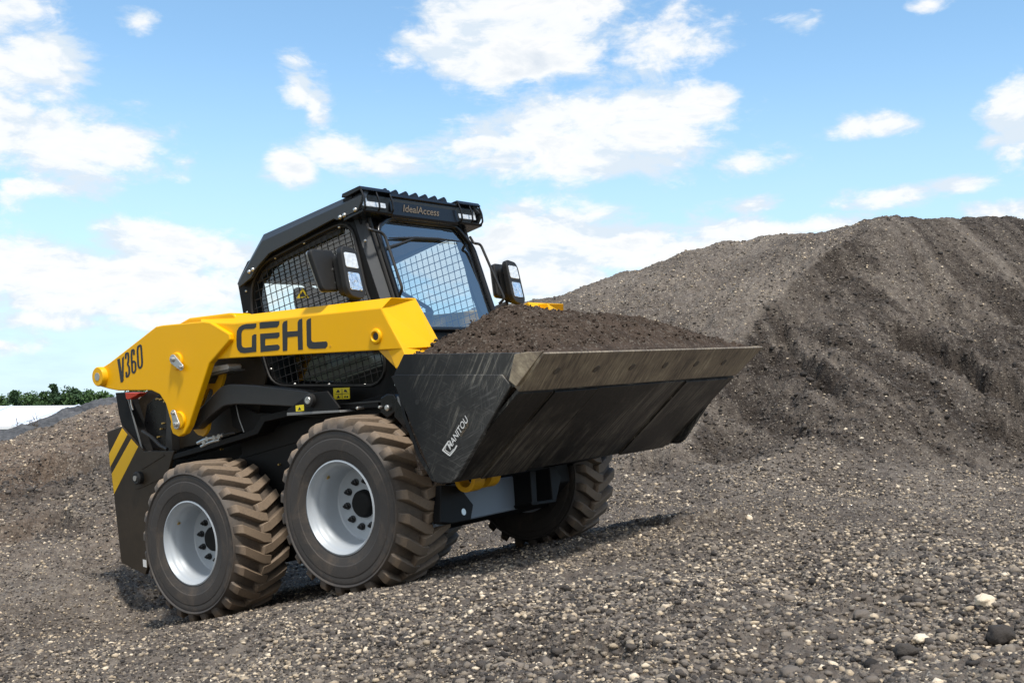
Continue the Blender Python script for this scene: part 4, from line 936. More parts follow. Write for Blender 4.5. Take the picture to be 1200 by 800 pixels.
# fresh-cut face on the right of the ridge
ridge_t = np.interp(YR, [9, 10.5, 11.5, 12.6, 13.4, 15, 16], [.10, .155, .20, .245, .285, .34, .38])[None, :]
ridge_t = ridge_t+fb(YY*1.0+XX*.3, XX*0+2, 1.4, 4, .6)*.022
cut = np.clip((TA-ridge_t)/.008, 0, 1)*pile
cutleft = pile*np.clip((-.2-TA)/.05, 0, 1)*np.clip((12-YY)/1.5, 0, 1)
near = 1-wgt*.65
rough = fb(XX, YY, .9, 3)*.10*near+fb(XX+40, YY, 3.1, 3)*.030*near
fine = fb(XX, YY+9, 11, 4, .62)*.020+np.abs(fb(XX+3, YY, 30, 3, .6))*.011
lump = np.clip(fb(XX-20, YY+3, 2.2, 4, .6), 0, 1)**1.5
gx = XX+(YY-10)*.62
streak = fb(gx*2.2, YY*.45+XX*.1, 1.0, 4, .58); streak2 = fb(gx*7+9, YY*1.3, 1.0, 3, .6)
gul = -np.abs(streak)*.12+streak2*.04
lip = np.clip((TA-ridge_t)/.035, 0, 1); lip = lip*lip*(3-2*lip)*np.clip((ridge_t+.16-TA)/.10, 0, 1)*pile
gul = gul-lip*.30*np.clip((crest-YY)/1.2, 0, 1)
chunks = fb(XX+7, YY*1.3, 6, 4, .62)*.055
big = fb(XX*.8, YY*.5+31, .8, 3)*.30
cz_ = np.clip((crest-YY)/1.6, .12, 1)
Zd = rough+fine+lump*.05*near+pile*((chunks*.9+fb(XX+17, YY*1.4, 2.6, 4, .6)*.085*(.4+cut*.8))*cz_)+cut*(gul+big*.6)*cz_+pile*(1-cut)*(big*.16+fb(XX, YY, 1.6, 3)*.07)*cz_
bites = np.zeros_like(XX)
clodn = fb(XX*1.0, YY, 3.0, 3); xt = np.linspace(-45, 45, 20001); wob = fb(xt, xt*0+5, 2.6, 5, .62)*.16; WOB = np.interp(XX, xt, wob)
# slumped ledges on the cut face: a lip with a drop below it
def ledge(pts, drop, wid):
    global Zd, bites
    t = np.array([(p[0]-600)/F for p in pts]); yl = np.array([p[1] for p in pts])
    Yl = np.interp(TA, t, yl)+WOB; inside = np.clip((TA-t[0])/.035, 0, 1)*np.clip((t[-1]-TA)/.035, 0, 1)
    d = YY-Yl
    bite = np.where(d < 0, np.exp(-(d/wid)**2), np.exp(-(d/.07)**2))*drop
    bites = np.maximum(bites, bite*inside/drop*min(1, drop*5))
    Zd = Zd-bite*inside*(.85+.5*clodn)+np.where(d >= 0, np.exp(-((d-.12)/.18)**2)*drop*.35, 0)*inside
ledge([(1015, 12.4), (1040, 12.35), (1090, 12.15), (1125, 11.8), (1160, 11.4), (1240, 11.0)], .27, .5)
ledge([(1050, 14.0), (1075, 13.5), (1115, 12.9), (1135, 12.6)], .13, .3)
ledge([(945, 13.1), (965, 12.8), (990, 12.2), (1005, 11.9)], .12, .3)
ledge([(865, 11.95), (900, 12.1), (920, 12.1), (945, 11.4), (985, 10.6), (1010, 10.2)], .15, .35)
ledge([(1180, 13.2), (1230, 12.8), (1300, 12.6)], .16, .4)
ledge([(800, 10.2), (850, 9.9), (900, 10.0), (960, 9.7)], .08, .25)
ledge([(1120, 10.8), (1160, 10.7), (1200, 10.5), (1270, 10.5)], .24, .45)
ledge([(700, 10.3), (760, 10.1), (810, 9.9)], .10, .3)
ledge([(10, 9.9), (60, 10.3), (110, 10.3), (150, 9.9)], .16, .45)
ledge([(-20, 8.8), (60, 9.0), (130, 8.5)], .12, .4)
# loose ridges and ruts on the flat
ledge([(880, 3.9), (960, 3.85), (1010, 3.7), (1060, 4.1)], .030, .10)
ledge([(555, 3.35), (620, 3.2), (690, 3.05), (780, 2.8)], .05, .22)
ledge([(880, 5.2), (980, 5.0), (1100, 5.3)], .03, .2)
ledge([(720, 6.6), (850, 6.3), (960, 6.6)], .05, .25)
fade = np.clip((YY-.5)/1.2, 0, 1)*np.clip(1.5-(YY-crest-1)/6, .25, 1)
Zw = Zg+Zd*fade
# the wheels press the gravel down a little, never sink
wheelmask = np.zeros_like(XX)
for wx in (0, WB):
    for wy in (-.80, .80):
        q = np.exp(-(((lx-wx)/.30)**2+((ly-wy)/.24)**2)**2); wheelmask = np.maximum(wheelmask, q)
Zw = Zw*(1-wheelmask)+(mplane(XX, YY)-CAMZ+.014+fine*.6)*wheelmask
Zw = Zw+CAMZ
ni, nj = XX.shape
V = np.stack([XX, YY, Zw], -1).reshape(-1, 3)
ii, jj = np.meshgrid(np.arange(ni-1), np.arange(nj-1), indexing='ij'); q0 = ii*nj+jj
Q = np.stack([q0, q0+nj, q0+nj+1, q0+1], -1).reshape(-1, 4)
isp = ((YY-toe) > .0)[:-1, :-1].reshape(-1) & (YY < crest+6)[:-1, :-1].reshape(-1)
soil_and_shade = np.clip(cut*np.clip(.72+streak*1.1+streak2*.5, .25, 1.15)+cutleft*.85*np.clip(.5+fb(XX, YY, .9, 2)*1.6, 0, 1), 0, 1)  # darker fresh-cut soil, with the shade of the steep face added in
damp2 = np.clip(fb(XX+90, YY, .7, 3)*1.3+.1, 0, 1)*np.clip((YY-6.2)/2, 0, 1)*(1-cut)*.35
soil_and_shade = np.maximum(soil_and_shade, damp2)
soil_and_shade = np.clip(soil_and_shade+bites*.9*(.6+fb(XX, YY, 2.5, 3)), 0, 1.35)  # hollows below the ledges made darker still
warm = np.clip(np.clip((YY-7.6)/1.2, 0, 1)*np.clip((-.16-TA)/.08, 0, 1)*(1-wgt)*np.clip(.75+fb(XX, YY, .7, 2)*1.2, 0, 1), 0, 1)
def sub(name, sel):
    f = Q[sel]; used, inv = np.unique(f, return_inverse=True)
    me = mesh_from(name, V[used], inv.reshape(f.shape)); me.shade_smooth()
    for an, ar in (('soil_and_shade', soil_and_shade), ('warm', warm)):
        at = me.attributes.new(an, 'FLOAT', 'POINT'); at.data.foreach_set('value', ar.reshape(-1)[used].astype(np.float32))
    return me
def mk_gravel():
    m, t, p = mat0('mixed_gravel_soil'); o = t.obj()
    at = t.n.new('ShaderNodeAttribute'); at.attribute_name = 'soil_and_shade'; aw = t.n.new('ShaderNodeAttribute'); aw.attribute_name = 'warm'
    n1 = t.noise(.8, 7, .65, o); n2 = t.noise(14, 8, .74, o); n3 = t.noise(90, 4, .7, o)
    mx = t.math('ADD', t.math('MULTIPLY', n1, .4), t.math('MULTIPLY', n2, .6))
    g = t.ramp(mx, [(.36, (.062, .051, .042)), (.48, (.140, .117, .098)), (.60, (.235, .20, .165)), (.72, (.34, .295, .24))])
    d = t.ramp(mx, [(.36, (.020, .0155, .0125)), (.50, (.050, .040, .033)), (.66, (.115, .095, .077))])
    w = t.ramp(mx, [(.36, (.060, .041, .029)), (.50, (.165, .122, .090)), (.66, (.30, .235, .18))])
    base = t.mix(at.outputs['Fac'], g, d); base = t.mix(aw.outputs['Fac'], base, w)
    for sc, lo, amt, cc in ((42, .80, .8, None), (95, .86, .7, None)):
        v = t.n.new('ShaderNodeTexVoronoi'); v.inputs['Scale'].default_value = sc; t.l.new(o, v.inputs[0])
        s = t.n.new('ShaderNodeSeparateColor'); t.l.new(v.outputs['Color'], s.inputs[0])
        stone = t.ramp(s.outputs[1], [(0, (.05, .047, .045)), (.35, (.12, .11, .10)), (.6, (.21, .185, .155)), (.85, (.36, .31, .24)), (1, (.52, .47, .40))])
        mask = t.math('MULTIPLY', t.math('GREATER_THAN', s.outputs[0], lo-.25), t.math('LESS_THAN', v.outputs['Distance'], .38))
        mask = t.math('MULTIPLY', mask, t.math('SUBTRACT', amt, t.math('MULTIPLY', at.outputs['Fac'], .45)))
        base = t.mix(mask, base, stone)
    setcol(t, p, base); p.inputs['Roughness'].default_value = .93; p.inputs['Specular IOR Level'].default_value = .18
    v = t.n.new('ShaderNodeTexVoronoi'); v.inputs['Scale'].default_value = 48; t.l.new(o, v.inputs[0])
    h = t.math('ADD', t.math('MULTIPLY', v.outputs['Distance'], -.7), t.math('ADD', t.math('MULTIPLY', n2, 1.6), t.math('MULTIPLY', n3, .6)))
    t.l.new(t.bump(h, .9, .018), p.inputs['Normal']); return m
M['gravel'] = mk_gravel()
tag(link('ground', sub('ground', ~isp), M['gravel']), kind='structure')
tag(link('gravel_pile', sub('gravel_pile', isp), M['gravel']), 'huge dark pile of gravelly soil with a steep cut face, behind the loader', 'gravel pile', kind='structure')
# far ground sheet out to the horizon
bm = bmesh.new(); Rb = 3000
ringpts = [(-90, -60), (90, -60), (90, 30), (-90, 30)]
inner = [(-.55, .25), (.55, .25)]
def sheet(x0, x1, y0, y1, z): bm.faces.new([bm.verts.new(p) for p in ((x0, y0, z), (x1, y0, z), (x1, y1, z), (x0, y1, z))])
sheet(-Rb, Rb, -Rb, Rb, FLAT+CAMZ-.25)
me = bpy.data.meshes.new('far_ground'); bm.to_mesh(me); bm.free()
m, t, p = mat0('far_field'); o = t.obj(); n1 = t.noise(.02, 6, .6, o); n2 = t.noise(.6, 6, .7, o)
setcol(t, p, t.ramp(t.math('ADD', t.math('MULTIPLY', n1, .6), t.math('MULTIPLY', n2, .4)), [(.4, (.10, .09, .07)), (.5, (.07, .085, .035)), (.65, (.12, .11, .08))])); p.inputs['Roughness'].default_value = .95
tag(link('far_ground', me, m), kind='structure')
# ---- loose stones
def height(X, Y):
    "terrain height by bilinear lookup"
    ta = X/Y; fi = np.interp(ta, tanA, np.arange(ni)); fj = np.interp(Y, YR, np.arange(nj))
    i0 = np.clip(fi.astype(int), 0, ni-2); j0 = np.clip(fj.astype(int), 0, nj-2); a_ = fi-i0; b_ = fj-j0
    return (Zw[i0, j0]*(1-a_)+Zw[i0+1, j0]*a_)*(1-b_)+(Zw[i0, j0+1]*(1-a_)+Zw[i0+1, j0+1]*a_)*b_
def lookup(A, X, Y):
    fi = np.interp(X/Y, tanA, np.arange(ni)).astype(int); fj = np.interp(Y, YR, np.arange(nj)).astype(int); return A[np.clip(fi, 0, ni-1), np.clip(fj, 0, nj-1)]
def mk_stone():
    m, t, p = mat0('pebbles'); at = t.n.new('ShaderNodeAttribute'); at.attribute_name = 'tone'
    o = t.obj(); n = t.noise(120, 6, .7, o)
    base = t.ramp(at.outputs['Fac'], [(0, (.022, .020, .019)), (.3, (.070, .061, .054)), (.55, (.145, .124, .104)), (.75, (.20, .168, .13)), (.88, (.34, .275, .195)), (1, (.56, .48, .37))])
    base = t.mix(.5, base, t.mix(n, (.25, .25, .25), (1, 1, 1)), 'MULTIPLY')
    base = t.mix(1.0, base, (1.75, 1.72, 1.68), 'MULTIPLY')
    setcol(t, p, base); p.inputs['Roughness'].default_value = .85; p.inputs['Specular IOR Level'].default_value = .25
    t.l.new(t.bump(n, .7, .006), p.inputs['Normal']); return m
M['stone'] = mk_stone()
# near, mid and far stones: joined in one object
def all_stones():
    objs = []
    specs = [(24000, 1.6, 5.0, .0062, .015, 2.0, .4, 1), (1500, 1.6, 6.5, .010, .021, 3.2, .5, 2), (100000, 1.6, 4.2, .0030, .0095, 2.3, .5, 1), (130000, 3.4, 9.3, .0048, .014, 2.6, .55, 1), (75000, 8.3, 16.5, .008, .021, 2.9, .6, 1)]
    Vs = []; Fs = []; Ts = []; off = 0
    for n, ylo, yhi, smin, smax, al, dc, sd in specs:
        tA = rng.uniform(-.56, .56, n); Y = np.exp(rng.uniform(math.log(ylo), math.log(yhi), n)); X = tA*Y
        crest_ = np.interp(tA, CT, CR); r = smin*(1-rng.random(n)*(1-(smin/smax)**al))**(-1/al)
        dmp = lookup(soil_and_shade, X, Y); clus = fb(X, Y, 1.1, 2)
        keep = (Y < crest_+.6) & (rng.random(n) < np.clip(1-dmp*dc, .05, 1)) & (rng.random(n) < np.clip(.8+clus*1.4, .12, 1))
        wm = lookup(wheelmask, X, Y); keep &= ~((wm > .12) & (r > .006))
        X, Y, r = X[keep], Y[keep], r[keep]
        P = np.stack([X, Y, height(X, Y)+r*.15], -1); v_, f_, nv = ico_chunks(P, r, rng, .36 if sd == 1 else .2, .66, sd)
        tn = rng.beta(1.25, 1.5, len(r)); tn = np.where(rng.random(len(r)) > (.95 if sd == 1 else .985), rng.uniform(.85, 1, len(r)), np.minimum(tn, 1 if sd == 1 else .6))
        tn = np.where(rng.random(len(r)) < lookup(soil_and_shade, X, Y)*.75, tn*.5, tn)
        Vs.append(v_); Fs.append(f_+off); off += len(v_); Ts.append(np.repeat(tn, nv))
    # dark clods broken off the cut face
    n = 42000; tA = rng.uniform(-.5, .56, n); Y = np.exp(rng.uniform(math.log(8.3), math.log(14.5), n)); X = tA*Y; r = .009*(1-rng.random(n)*(1-(.009/.034)**2.6))**(-1/2.6)
    keep = (Y < np.interp(tA, CT, CR)+.3) & (rng.random(n) < np.clip(lookup(soil_and_shade, X, Y)-.25, 0, 1)); X, Y, r = X[keep], Y[keep], r[keep]
    v_, f_, nv = ico_chunks(np.stack([X, Y, height(X, Y)+r*.1], -1), r, rng, .45, .8, 1); Vs.append(v_); Fs.append(f_+off); off += len(v_); Ts.append(np.repeat(rng.uniform(.0, .42, len(r)), nv))
    me = mesh_from('gravel', np.concatenate(Vs), np.concatenate(Fs)); at = me.attributes.new('tone', 'FLOAT', 'POINT'); at.data.foreach_set('value', np.concatenate(Ts).astype(np.float32))
    tag(link('gravel', me, M['stone']), 'loose grey, black and tan pebbles strewn over the ground and the pile', 'gravel', kind='stuff')
all_stones()
# ---- single stones one can point at
def rock(u, v, Y0, w, tone, label, seed, flat=.6):
    d = dirw(u, v); best = None
    for Y in np.linspace(1.7, 12, 3000):
        X = d[0]/d[1]*Y; z = CAMZ+d[2]/d[1]*Y; h = float(height(np.array([X]), np.array([Y]))[0])
        if z <= h: best = (X, Y, h); break
    if best is None: return
    X, Y, h = best; r = w*Y/F/2
    bm = bmesh.new(); bmesh.ops.create_icosphere(bm, subdivisions=3, radius=r)
    for vv in bm.verts:
        nv_ = vv.co.normalized(); k = 1+.30*mn.noise(nv_*1.6+Vector((seed*3.1, 0, 0)))+.20*mn.noise(nv_*3.2+Vector((seed, 2, 0)))+.06*mn.noise(nv_*9+Vector((seed, 2, 5))); vv.co = Vector((vv.co.x*k*1.1, vv.co.y*k*.85, vv.co.z*k*flat))
    me = bpy.data.meshes.new('stone'); bm.to_mesh(me); bm.free(); me.shade_smooth()
    at = me.attributes.new('tone', 'FLOAT', 'POINT'); at.data.foreach_set('value', np.full(len(me.vertices), tone, np.float32))
    o = link('stone', me, M['stone']); o.location = (X, Y, h+r*flat*.6); o.rotation_euler = (0, 0, seed*1.3)
    tag(o, label, 'stone')
rock(1155, 710, 0, 27, .97, 'pale tan stone lying in the gravel near the right edge', 1)
rock(1173, 752, 0, 30, .12, 'dark rounded stone just below the pale tan one at the right edge', 2, .8)
rock(1079, 752, 0, 19, 1.0, 'cream oval pebble in the lower right gravel', 3)
rock(780, 714, 0, 12, .93, 'small ochre pebble low in the middle right gravel', 4)
rock(1062, 706, 0, 13, .05, 'black stone left of the pale tan one', 5, .8)
rock(878, 609, 0, 9, 1.0, 'white pebble at the foot of the pile, right of the loader', 6, .8)
rock(740, 762, 0, 14, .2, 'grey stone in the gravel at the bottom centre', 7)
rock(1010, 725, 0, 22, .45, 'brown-grey stone among the lower right gravel', 8)
rock(1062, 770, 0, 24, .18, 'dark grey stone below the cream oval pebble', 9, .8)
# ================================================================ BACKGROUND
def wpt(u, v, Y): d = dirw(u, v); return (d[0]/d[1]*Y, Y, CAMZ+d[2]/d[1]*Y)
# grey pile beyond the brown one
cr = [(-420, 560, 20), (-200, 545, 21), (-80, 524, 22), (0, 506, 22.5), (30, 496, 23), (62, 485, 23.6), (90, 475, 24.2), (115, 468, 24.8), (140, 464, 25.4), (175, 464, 26), (230, 470, 27), (330, 480, 29)]
ut = np.array([p[0] for p in cr]); ct = (ut-600)/F; cy = np.array([p[2] for p in cr]); cz = np.array([wpt(*p)[2] for p in cr])
ta = np.linspace(ct[0], ct[-1], 420); dd_ = np.concatenate([np.linspace(-7, 0, 110), np.linspace(.1, 7, 50)])
TAa, DD = np.meshgrid(ta, dd_, indexing='ij'); Yc = np.interp(TAa, ct, cy); Zc = np.interp(TAa, ct, cz)
Y2 = Yc+DD; X2 = TAa*Y2; Z2 = Zc-np.sqrt((DD*.62)**2+.01)+.1+fb(X2, Y2, .8, 4)*.07+fb(X2, Y2, 5, 3)*.05
V2 = np.stack([X2, Y2, np.maximum(Z2, FLAT+CAMZ-.3)], -1).reshape(-1, 3); n1_, n2_ = X2.shape
ii, jj = np.meshgrid(np.arange(n1_-1), np.arange(n2_-1), indexing='ij'); q0 = ii*n2_+jj
me = mesh_from('grey_pile', V2, np.stack([q0, q0+n2_, q0+n2_+1, q0+1], -1).reshape(-1, 4)); me.shade_smooth()
m, t, p = mat0('grey_aggregate'); o = t.obj(); n1 = t.noise(.9, 6, .6, t.mapping(o, (1, 1, 3))); n2 = t.noise(9, 6, .7, o)
setcol(t, p, t.ramp(t.math('ADD', t.math('MULTIPLY', n1, .5), t.math('MULTIPLY', n2, .5)), [(.38, (.060, .062, .066)), (.52, (.115, .117, .122)), (.66, (.21, .205, .20))])); p.inputs['Roughness'].default_value = .95; p.inputs['Specular IOR Level'].default_value = .1
t.l.new(t.bump(n2, .8, .08), p.inputs['Normal'])
tag(link('grey_pile', me, m), 'long grey aggregate pile beyond the brown slope, left of the loader', 'gravel pile', kind='structure')
# low shed with a white roof
sh = bpy.data.objects.new('shed', None); COL.objects.link(sh); tag(sh, 'low shed with a wide white roof, between the piles and the trees', 'shed')
A = wpt(-420, 504, 46); B = wpt(48, 499, 46); Cc = wpt(132, 474.5, 74); D = wpt(-420, 478.5, 74)
bm = bmesh.new(); q = [bm.verts.new(v) for v in (A, B, Cc, D)]; bm.faces.new(q); r = bmesh.ops.extrude_face_region(bm, geom=bm.faces[:]); bmesh.ops.translate(bm, vec=(0, 0, -.12), verts=[g for g in r['geom'] if isinstance(g, bmesh.types.BMVert)])
mr_ = paint('white_sheet_roof', (.80, .82, .85), .5, dust=.06, var=.03)
bm_obj('roof', bm, mr_, sh)
for k in range(7):
    s = (k+.5)/7; p0 = Vector(A).lerp(Vector(B), s); p1 = Vector(D).lerp(Vector(Cc), s); bm = bmesh.new(); tube(bm, [p0+Vector((0, 0, .03)), p1+Vector((0, 0, .03))], .05, 6); bm_obj('roof_seam', bm, mr_, sh)
mwall = paint('grey_shed_wall', (.30, .33, .35), .6, dust=.2, var=.1)
bm = bmesh.new(); zb = FLAT+CAMZ-.3; wv = [(A[0], A[1]+.4, zb), (B[0]-.3, B[1]+.4, zb), (B[0]-.3, B[1]+.4, B[2]-.12), (A[0], A[1]+.4, A[2]-.12)]
wv2 = [(B[0]-.3, B[1]+.4, zb), (Cc[0]-.3, Cc[1]-.4, zb), (Cc[0]-.3, Cc[1]-.4, Cc[2]-.14), (B[0]-.3, B[1]+.4, B[2]-.12)]
for w in (wv, wv2): bm.faces.new([bm.verts.new(v) for v in w])
bm_obj('wall', bm, mwall, sh)
# trees on the horizon
def mk_leaf(name, c0, c1):
    m, t, p = mat0(name); o = t.obj(); n = t.noise(.9, 4, .6, o); n2 = t.noise(7, 3, .6, o)
    setcol(t, p, t.ramp(t.math('ADD', t.math('MULTIPLY', n, .5), t.math('MULTIPLY', n2, .5)), [(.38, c0), (.62, c1)])); p.inputs['Roughness'].default_value = .7; p.inputs['Specular IOR Level'].default_value = .2
    return m
LF = [mk_leaf('dark_foliage', (.036, .074, .028), (.080, .140, .050)), mk_leaf('mid_foliage', (.042, .086, .030), (.095, .160, .055)), mk_leaf('blue_green_foliage', (.034, .072, .036), (.074, .128, .060))]
BARK = paint('bark', (.09, .07, .05), .9, dust=.1)
def tree(X, Y, zb, H, W, kind, label):
    e = bpy.data.objects.new('pine_tree' if kind == 2 else 'broadleaf_tree', None); COL.objects.link(e); e.location = (X, Y, zb); tag(e, label, 'tree', 'trees along the horizon')
    bm = bmesh.new(); tube(bm, [(0, 0, 0), (.05, 0, H*.4), (-.04, .05, H*.75)], [H*.035, H*.025, H*.01], 7)
    for k in range(5):
        an = k*1.3; tube(bm, [(0, 0, H*(.2+.1*k)), (math.cos(an)*W*.3, math.sin(an)*W*.3, H*(.32+.1*k))], [H*.015, H*.005], 5)
    bm_obj('trunk', bm, BARK, e)
    r_ = np.random.default_rng(int(abs(X)*13+Y)); cl = []
    if kind == 2:
        for k in range(60):
            s = r_.random()**.8; z = H*(.10+.9*s); rad = W*.5*(1-s)**.75*(.75+.4*r_.random()); an = r_.random()*6.28; cl.append((rad*math.cos(an)*.8, rad*math.sin(an)*.8, z, W*.13*(1.15-s*.7)))
    else:
        for k in range(60):
            an = r_.random()*6.28; el = r_.uniform(-1.0, 1.0); s = r_.uniform(.35, .92); rr = math.sqrt(max(0, 1-el*el))
            cl.append((W*.5*s*rr*math.cos(an), W*.5*s*rr*math.sin(an), H*.52+H*.46*s*el, W*r_.uniform(.10, .16)))
    N = 110; P = np.concatenate([np.array(c_[:3])+np.array([1, 1, .8])*c_[3]*(lambda g: g/np.linalg.norm(g, axis=1)[:, None]*(r_.random((N, 1))**.4))(r_.normal(size=(N, 3))) for c_ in cl])
    n = len(P); s = .09+.10*r_.random(n); a1 = r_.normal(size=(n, 3)); a1 /= np.linalg.norm(a1, axis=1)[:, None]; a2 = np.cross(a1, r_.normal(size=(n, 3))); a2 /= np.linalg.norm(a2, axis=1)[:, None]
    q = np.stack([P+a1*s[:, None], P+a2*s[:, None]*.6, P-a1*s[:, None], P-a2*s[:, None]*.6], 1).reshape(-1, 3)
    me = mesh_from('crown', q, np.arange(len(q)).reshape(-1, 4)); link('crown', me, LF[kind], e)
spec = [(-32, 462, 40, 1), (0, 457, 30, 1), (17, 459, 18, 2), (33, 452, 28, 1), (47, 456, 20, 0), (62, 450, 18, 2), (76, 450, 24, 0), (88, 457, 24, 2), (104, 448, 22, 0), (120, 449, 26, 1), (140, 447, 30, 0), (162, 450, 30, 2), (186, 452, 30, 1)]
lab = ['green tree cut by the left edge behind the shed roof', 'bright green rounded tree at the left edge of the row', 'small pointed tree second from the left edge',
       'mid green bushy tree left of the tall pointed one', 'dark tree in the shallow dip of the row', 'pointed blue-green tree left of the middle of the row', 'dark rounded tree in the middle of the row', 'lowest narrow tree in the gap of the row',
       'tall dark tree right of the gap in the row', 'mid green tree whose crown meets the yellow loader arm', 'dark tree partly behind the rear pivot of the loader arm', 'pointed tree seen below the loader arm', 'green tree behind the loader tower']
for (u, v, w, k), lb_ in zip(spec, lab):
    Y = 104+random.uniform(-5, 6); zb = FLAT+CAMZ-.3; x, _, zt = wpt(u, v, Y); tree(x, Y, zb, zt-zb, w*Y/F*2.5, k, lb_)
# dry weeds standing on the grey pile
e = bpy.data.objects.new('dry_weed', None); x, y, z = wpt(31, 500, 22.9); COL.objects.link(e); e.location = (x, y, z-.15); tag(e, 'thin dry weed standing up from the grey pile in front of the shed', 'weed')
bm = bmesh.new()
for k in range(9):
    a_ = random.uniform(-.5, .5); L = random.uniform(.25, .5); x0 = random.uniform(-.25, .25); tube(bm, [(x0, 0, 0), (x0+a_*.1, .02, L*.6), (x0+a_*.3, .03, L)], [.008, .006, .003], 4)
    for j in range(3): s = .4+.2*j; tube(bm, [(x0+a_*.2*s, .02, L*s), (x0+a_*.2*s+random.uniform(-.1, .1), .02, L*s+.06)], [.005, .002], 4)
bm_obj('stem', bm, BARK, e)
SKYS = .15; CLS = .74; SUNE = 2.9; EXPO = .52
# ================================================================ SKY AND SUN
SUN = Vector((.15, -.42, .90)).normalized()
el = math.asin(SUN.z); az = math.atan2(SUN.x, SUN.y)
w = bpy.data.worlds.new('World'); S.world = w; w.use_nodes = True; t = NT(w.node_tree); t.n.clear()
out = t.n.new('ShaderNodeOutputWorld')
sky = t.n.new('ShaderNodeTexSky'); sky.sky_type = 'NISHITA'; sky.sun_disc = False; sky.sun_elevation = el; sky.sun_rotation = az; sky.altitude = 200; sky.air_density = 1.0; sky.dust_density = .3; sky.ozone_density = 1.6
bg = t.add('ShaderNodeBackground', Strength=SKYS); t.l.new(t.mix(1.0, sky.outputs[0], (.92, 1.06, 1.03), 'MULTIPLY'), bg.inputs[0])
tc = t.n.new('ShaderNodeTexCoord'); g = tc.outputs['Generated']
sx = t.n.new('ShaderNodeSeparateXYZ'); t.l.new(g, sx.inputs[0])
AZ = t.math('ARCTAN2', sx.outputs[0], sx.outputs[1]); EL = t.math('ARCSINE', sx.outputs[2])
def ang(u, v): d = dirw(u, v); d = d/np.linalg.norm(d); return math.atan2(d[0], d[1]), math.asin(d[2])
blobs = [(565, 42, 120, 56, 1.1), (625, 60, 90, 42, 1.1), (660, 10, 80, 50, 1), (770, 50, 60, 42, .72), (570, 172, 62, 38, 1), (650, 152, 100, 52, 1.1), (765, 152, 88, 48, 1.1), (815, 125, 45, 30, .9), (690, 190, 90, 18, .8),
         (60, 175, 105, 48, 1.05), (130, 165, 75, 35, .85), (20, 90, 60, 40, .75), (50, 60, 45, 30, .6), (165, 22, 27, 16, .9), (20, 15, 50, 30, .65), (20, 216, 22, 13, .85), (5, 150, 50, 60, .9),
         (346, 200, 26, 24, .85), (395, 178, 45, 20, .7), (455, 192, 60, 17, .62), (350, 100, 16, 30, .5), (370, 130, 14, 30, .5), (650, 272, 120, 32, 1.1), (730, 292, 110, 32, 1.05), (610, 250, 50, 20, .8), (600, 310, 150, 45, 1.25), (740, 300, 110, 26, 1.2),
         (200, 290, 85, 34, 1.15), (170, 330, 160, 40, 1.15), (260, 300, 60, 26, .9), (50, 315, 110, 36, 1.1), (40, 375, 80, 14, .7), (200, 375, 90, 16, .7), (330, 330, 90, 40, .8), (100, 355, 200, 18, .7), (0, 405, 60, 10, .5),
         (890, 272, 90, 20, .95), (960, 265, 80, 14, .9), (880, 240, 42, 12, .75), (1030, 232, 62, 14, .8), (1050, 145, 38, 13, .72), (998, 150, 26, 10, .55), (880, 190, 40, 14, .58), (1130, 215, 38, 10, .7),
         (1190, 125, 42, 40, .95), (1215, 160, 40, 40, .9), (1190, 184, 26, 20, .7), (1160, 165, 18, 10, .55), (1190, 246, 60, 14, .75), (1090, 5, 24, 12, .6), (945, 30, 24, 9, .45), (860, 280, 60, 30, .8),
         (-200, 200, 200, 90, 1), (-350, 330, 250, 60, 1), (1450, 150, 150, 60, 1), (1500, 270, 200, 30, .9), (1350, 20, 90, 40, .8), (300, -160, 160, 60, 1), (900, -220, 200, 80, 1), (-100, -120, 130, 60, .9)]
fld = None
PQ = t.n.new('ShaderNodeCombineXYZ'); t.l.new(AZ, PQ.inputs[0]); t.l.new(EL, PQ.inputs[1])
for (u, v, ru, rv, k) in blobs:
    a0, e0 = ang(u, v); a1, _ = ang(u+ru, v); _, e1 = ang(u, v-rv)
    ra, re = abs(a1-a0)*1.12, abs(e1-e0)*1.12
    ma = t.n.new('ShaderNodeVectorMath'); ma.operation = 'MULTIPLY_ADD'; t.l.new(PQ.outputs[0], ma.inputs[0]); ma.inputs[1].default_value = (1/ra, 1/re, 0); ma.inputs[2].default_value = (-a0/ra, -e0/re, 0)
    dt = t.n.new('ShaderNodeVectorMath'); dt.operation = 'LENGTH'; t.l.new(ma.outputs[0], dt.inputs[0])
    val_ = t.math('MULTIPLY_ADD', dt.outputs['Value'], -k*1.35, k*1.35)
    fld = val_ if fld is None else t.math('MAXIMUM', fld, val_)
fld = t.math('MINIMUM', t.math('MAXIMUM', fld, -1.5), 1.0)
gm = t.mapping(g, (1, 1, 2.1))
nA = t.noise(9, 12, .62, gm, .5); nB = t.noise(26, 10, .65, gm, .3)
nz = t.math('ADD', t.math('MULTIPLY', t.math('SUBTRACT', nA, .5), 3.2), t.math('MULTIPLY', t.math('SUBTRACT', nB, .5), 1.9))
# scattered clouds added in the unseen rest of the sky, for lighting
back = t.math('ADD', t.math('MULTIPLY', t.math('SUBTRACT', t.noise(2.3, 8, .6, gm), .56), 5), t.math('MULTIPLY', sx.outputs[1], -1.6))
fld2 = t.math('MAXIMUM', fld, t.math('MINIMUM', back, .8))
den0 = t.math('ADD', fld2, nz)
den = t.n.new('ShaderNodeMapRange'); den.interpolation_type = 'SMOOTHSTEP'; t.l.new(den0, den.inputs[0]); den.inputs[1].default_value = -.25; den.inputs[2].default_value = .68
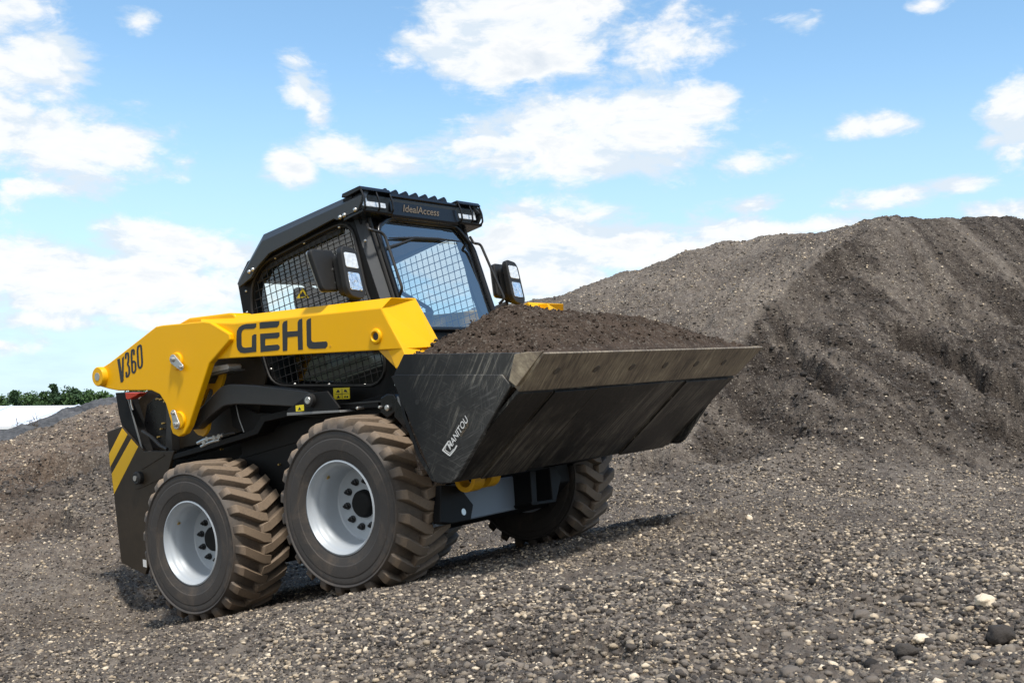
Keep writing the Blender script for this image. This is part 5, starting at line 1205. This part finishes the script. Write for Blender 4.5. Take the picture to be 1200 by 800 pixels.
# wisps near the horizon
band = t.n.new('ShaderNodeMapRange'); band.interpolation_type = 'SMOOTHSTEP'; t.l.new(EL, band.inputs[0]); band.inputs[1].default_value = .34; band.inputs[2].default_value = -.02; band.inputs[3].default_value = 0; band.inputs[4].default_value = 1.0
wis = t.noise(7, 8, .6, t.mapping(g, (1, 1, 5)))
hz = t.math('MULTIPLY', band.outputs[0], t.math('ADD', .55, t.math('MULTIPLY', wis, .7)), clamp=True)
d_all = t.math('MULTIPLY', den.outputs[0], .96)
hb = t.add('ShaderNodeBackground', Color=(.56, .73, .90, 1), Strength=.80); mh = t.n.new('ShaderNodeMixShader'); t.l.new(hz, mh.inputs[0]); t.l.new(bg.outputs[0], mh.inputs[1]); t.l.new(hb.outputs[0], mh.inputs[2])
nS = t.noise(13, 8, .6, t.mapping(g, (1, 1, 2.6)), .4)
shade = t.ramp(t.math('ADD', t.math('MULTIPLY', den0, .32), t.math('MULTIPLY', t.math('SUBTRACT', nS, .5), 2.2)), [(.0, (.72, .81, .90)), (.2, (.93, .95, .97)), (.42, (.97, .97, .965)), (.62, (.86, .89, .92)), (.95, (.72, .78, .85))])
cl = t.add('ShaderNodeBackground', Strength=CLS); t.l.new(shade, cl.inputs[0])
mx = t.n.new('ShaderNodeMixShader'); t.l.new(d_all, mx.inputs[0]); t.l.new(mh.outputs[0], mx.inputs[1]); t.l.new(cl.outputs[0], mx.inputs[2]); t.l.new(mx.outputs[0], out.inputs[0])
L = bpy.data.lights.new('sun', 'SUN'); L.energy = SUNE; L.angle = math.radians(6); L.color = (1, .95, .88)
so = bpy.data.objects.new('sun', L); COL.objects.link(so); so.rotation_euler = (-SUN).to_track_quat('-Z', 'Y').to_euler()
w.cycles.sampling_method = 'MANUAL'; w.cycles.sample_map_resolution = 512
S.render.engine = 'CYCLES'
S.view_settings.view_transform = 'Standard'; S.view_settings.look = 'None'; S.view_settings.gamma = 1; S.view_settings.exposure = EXPO
S.cycles.max_bounces = 8; S.cycles.transparent_max_bounces = 16
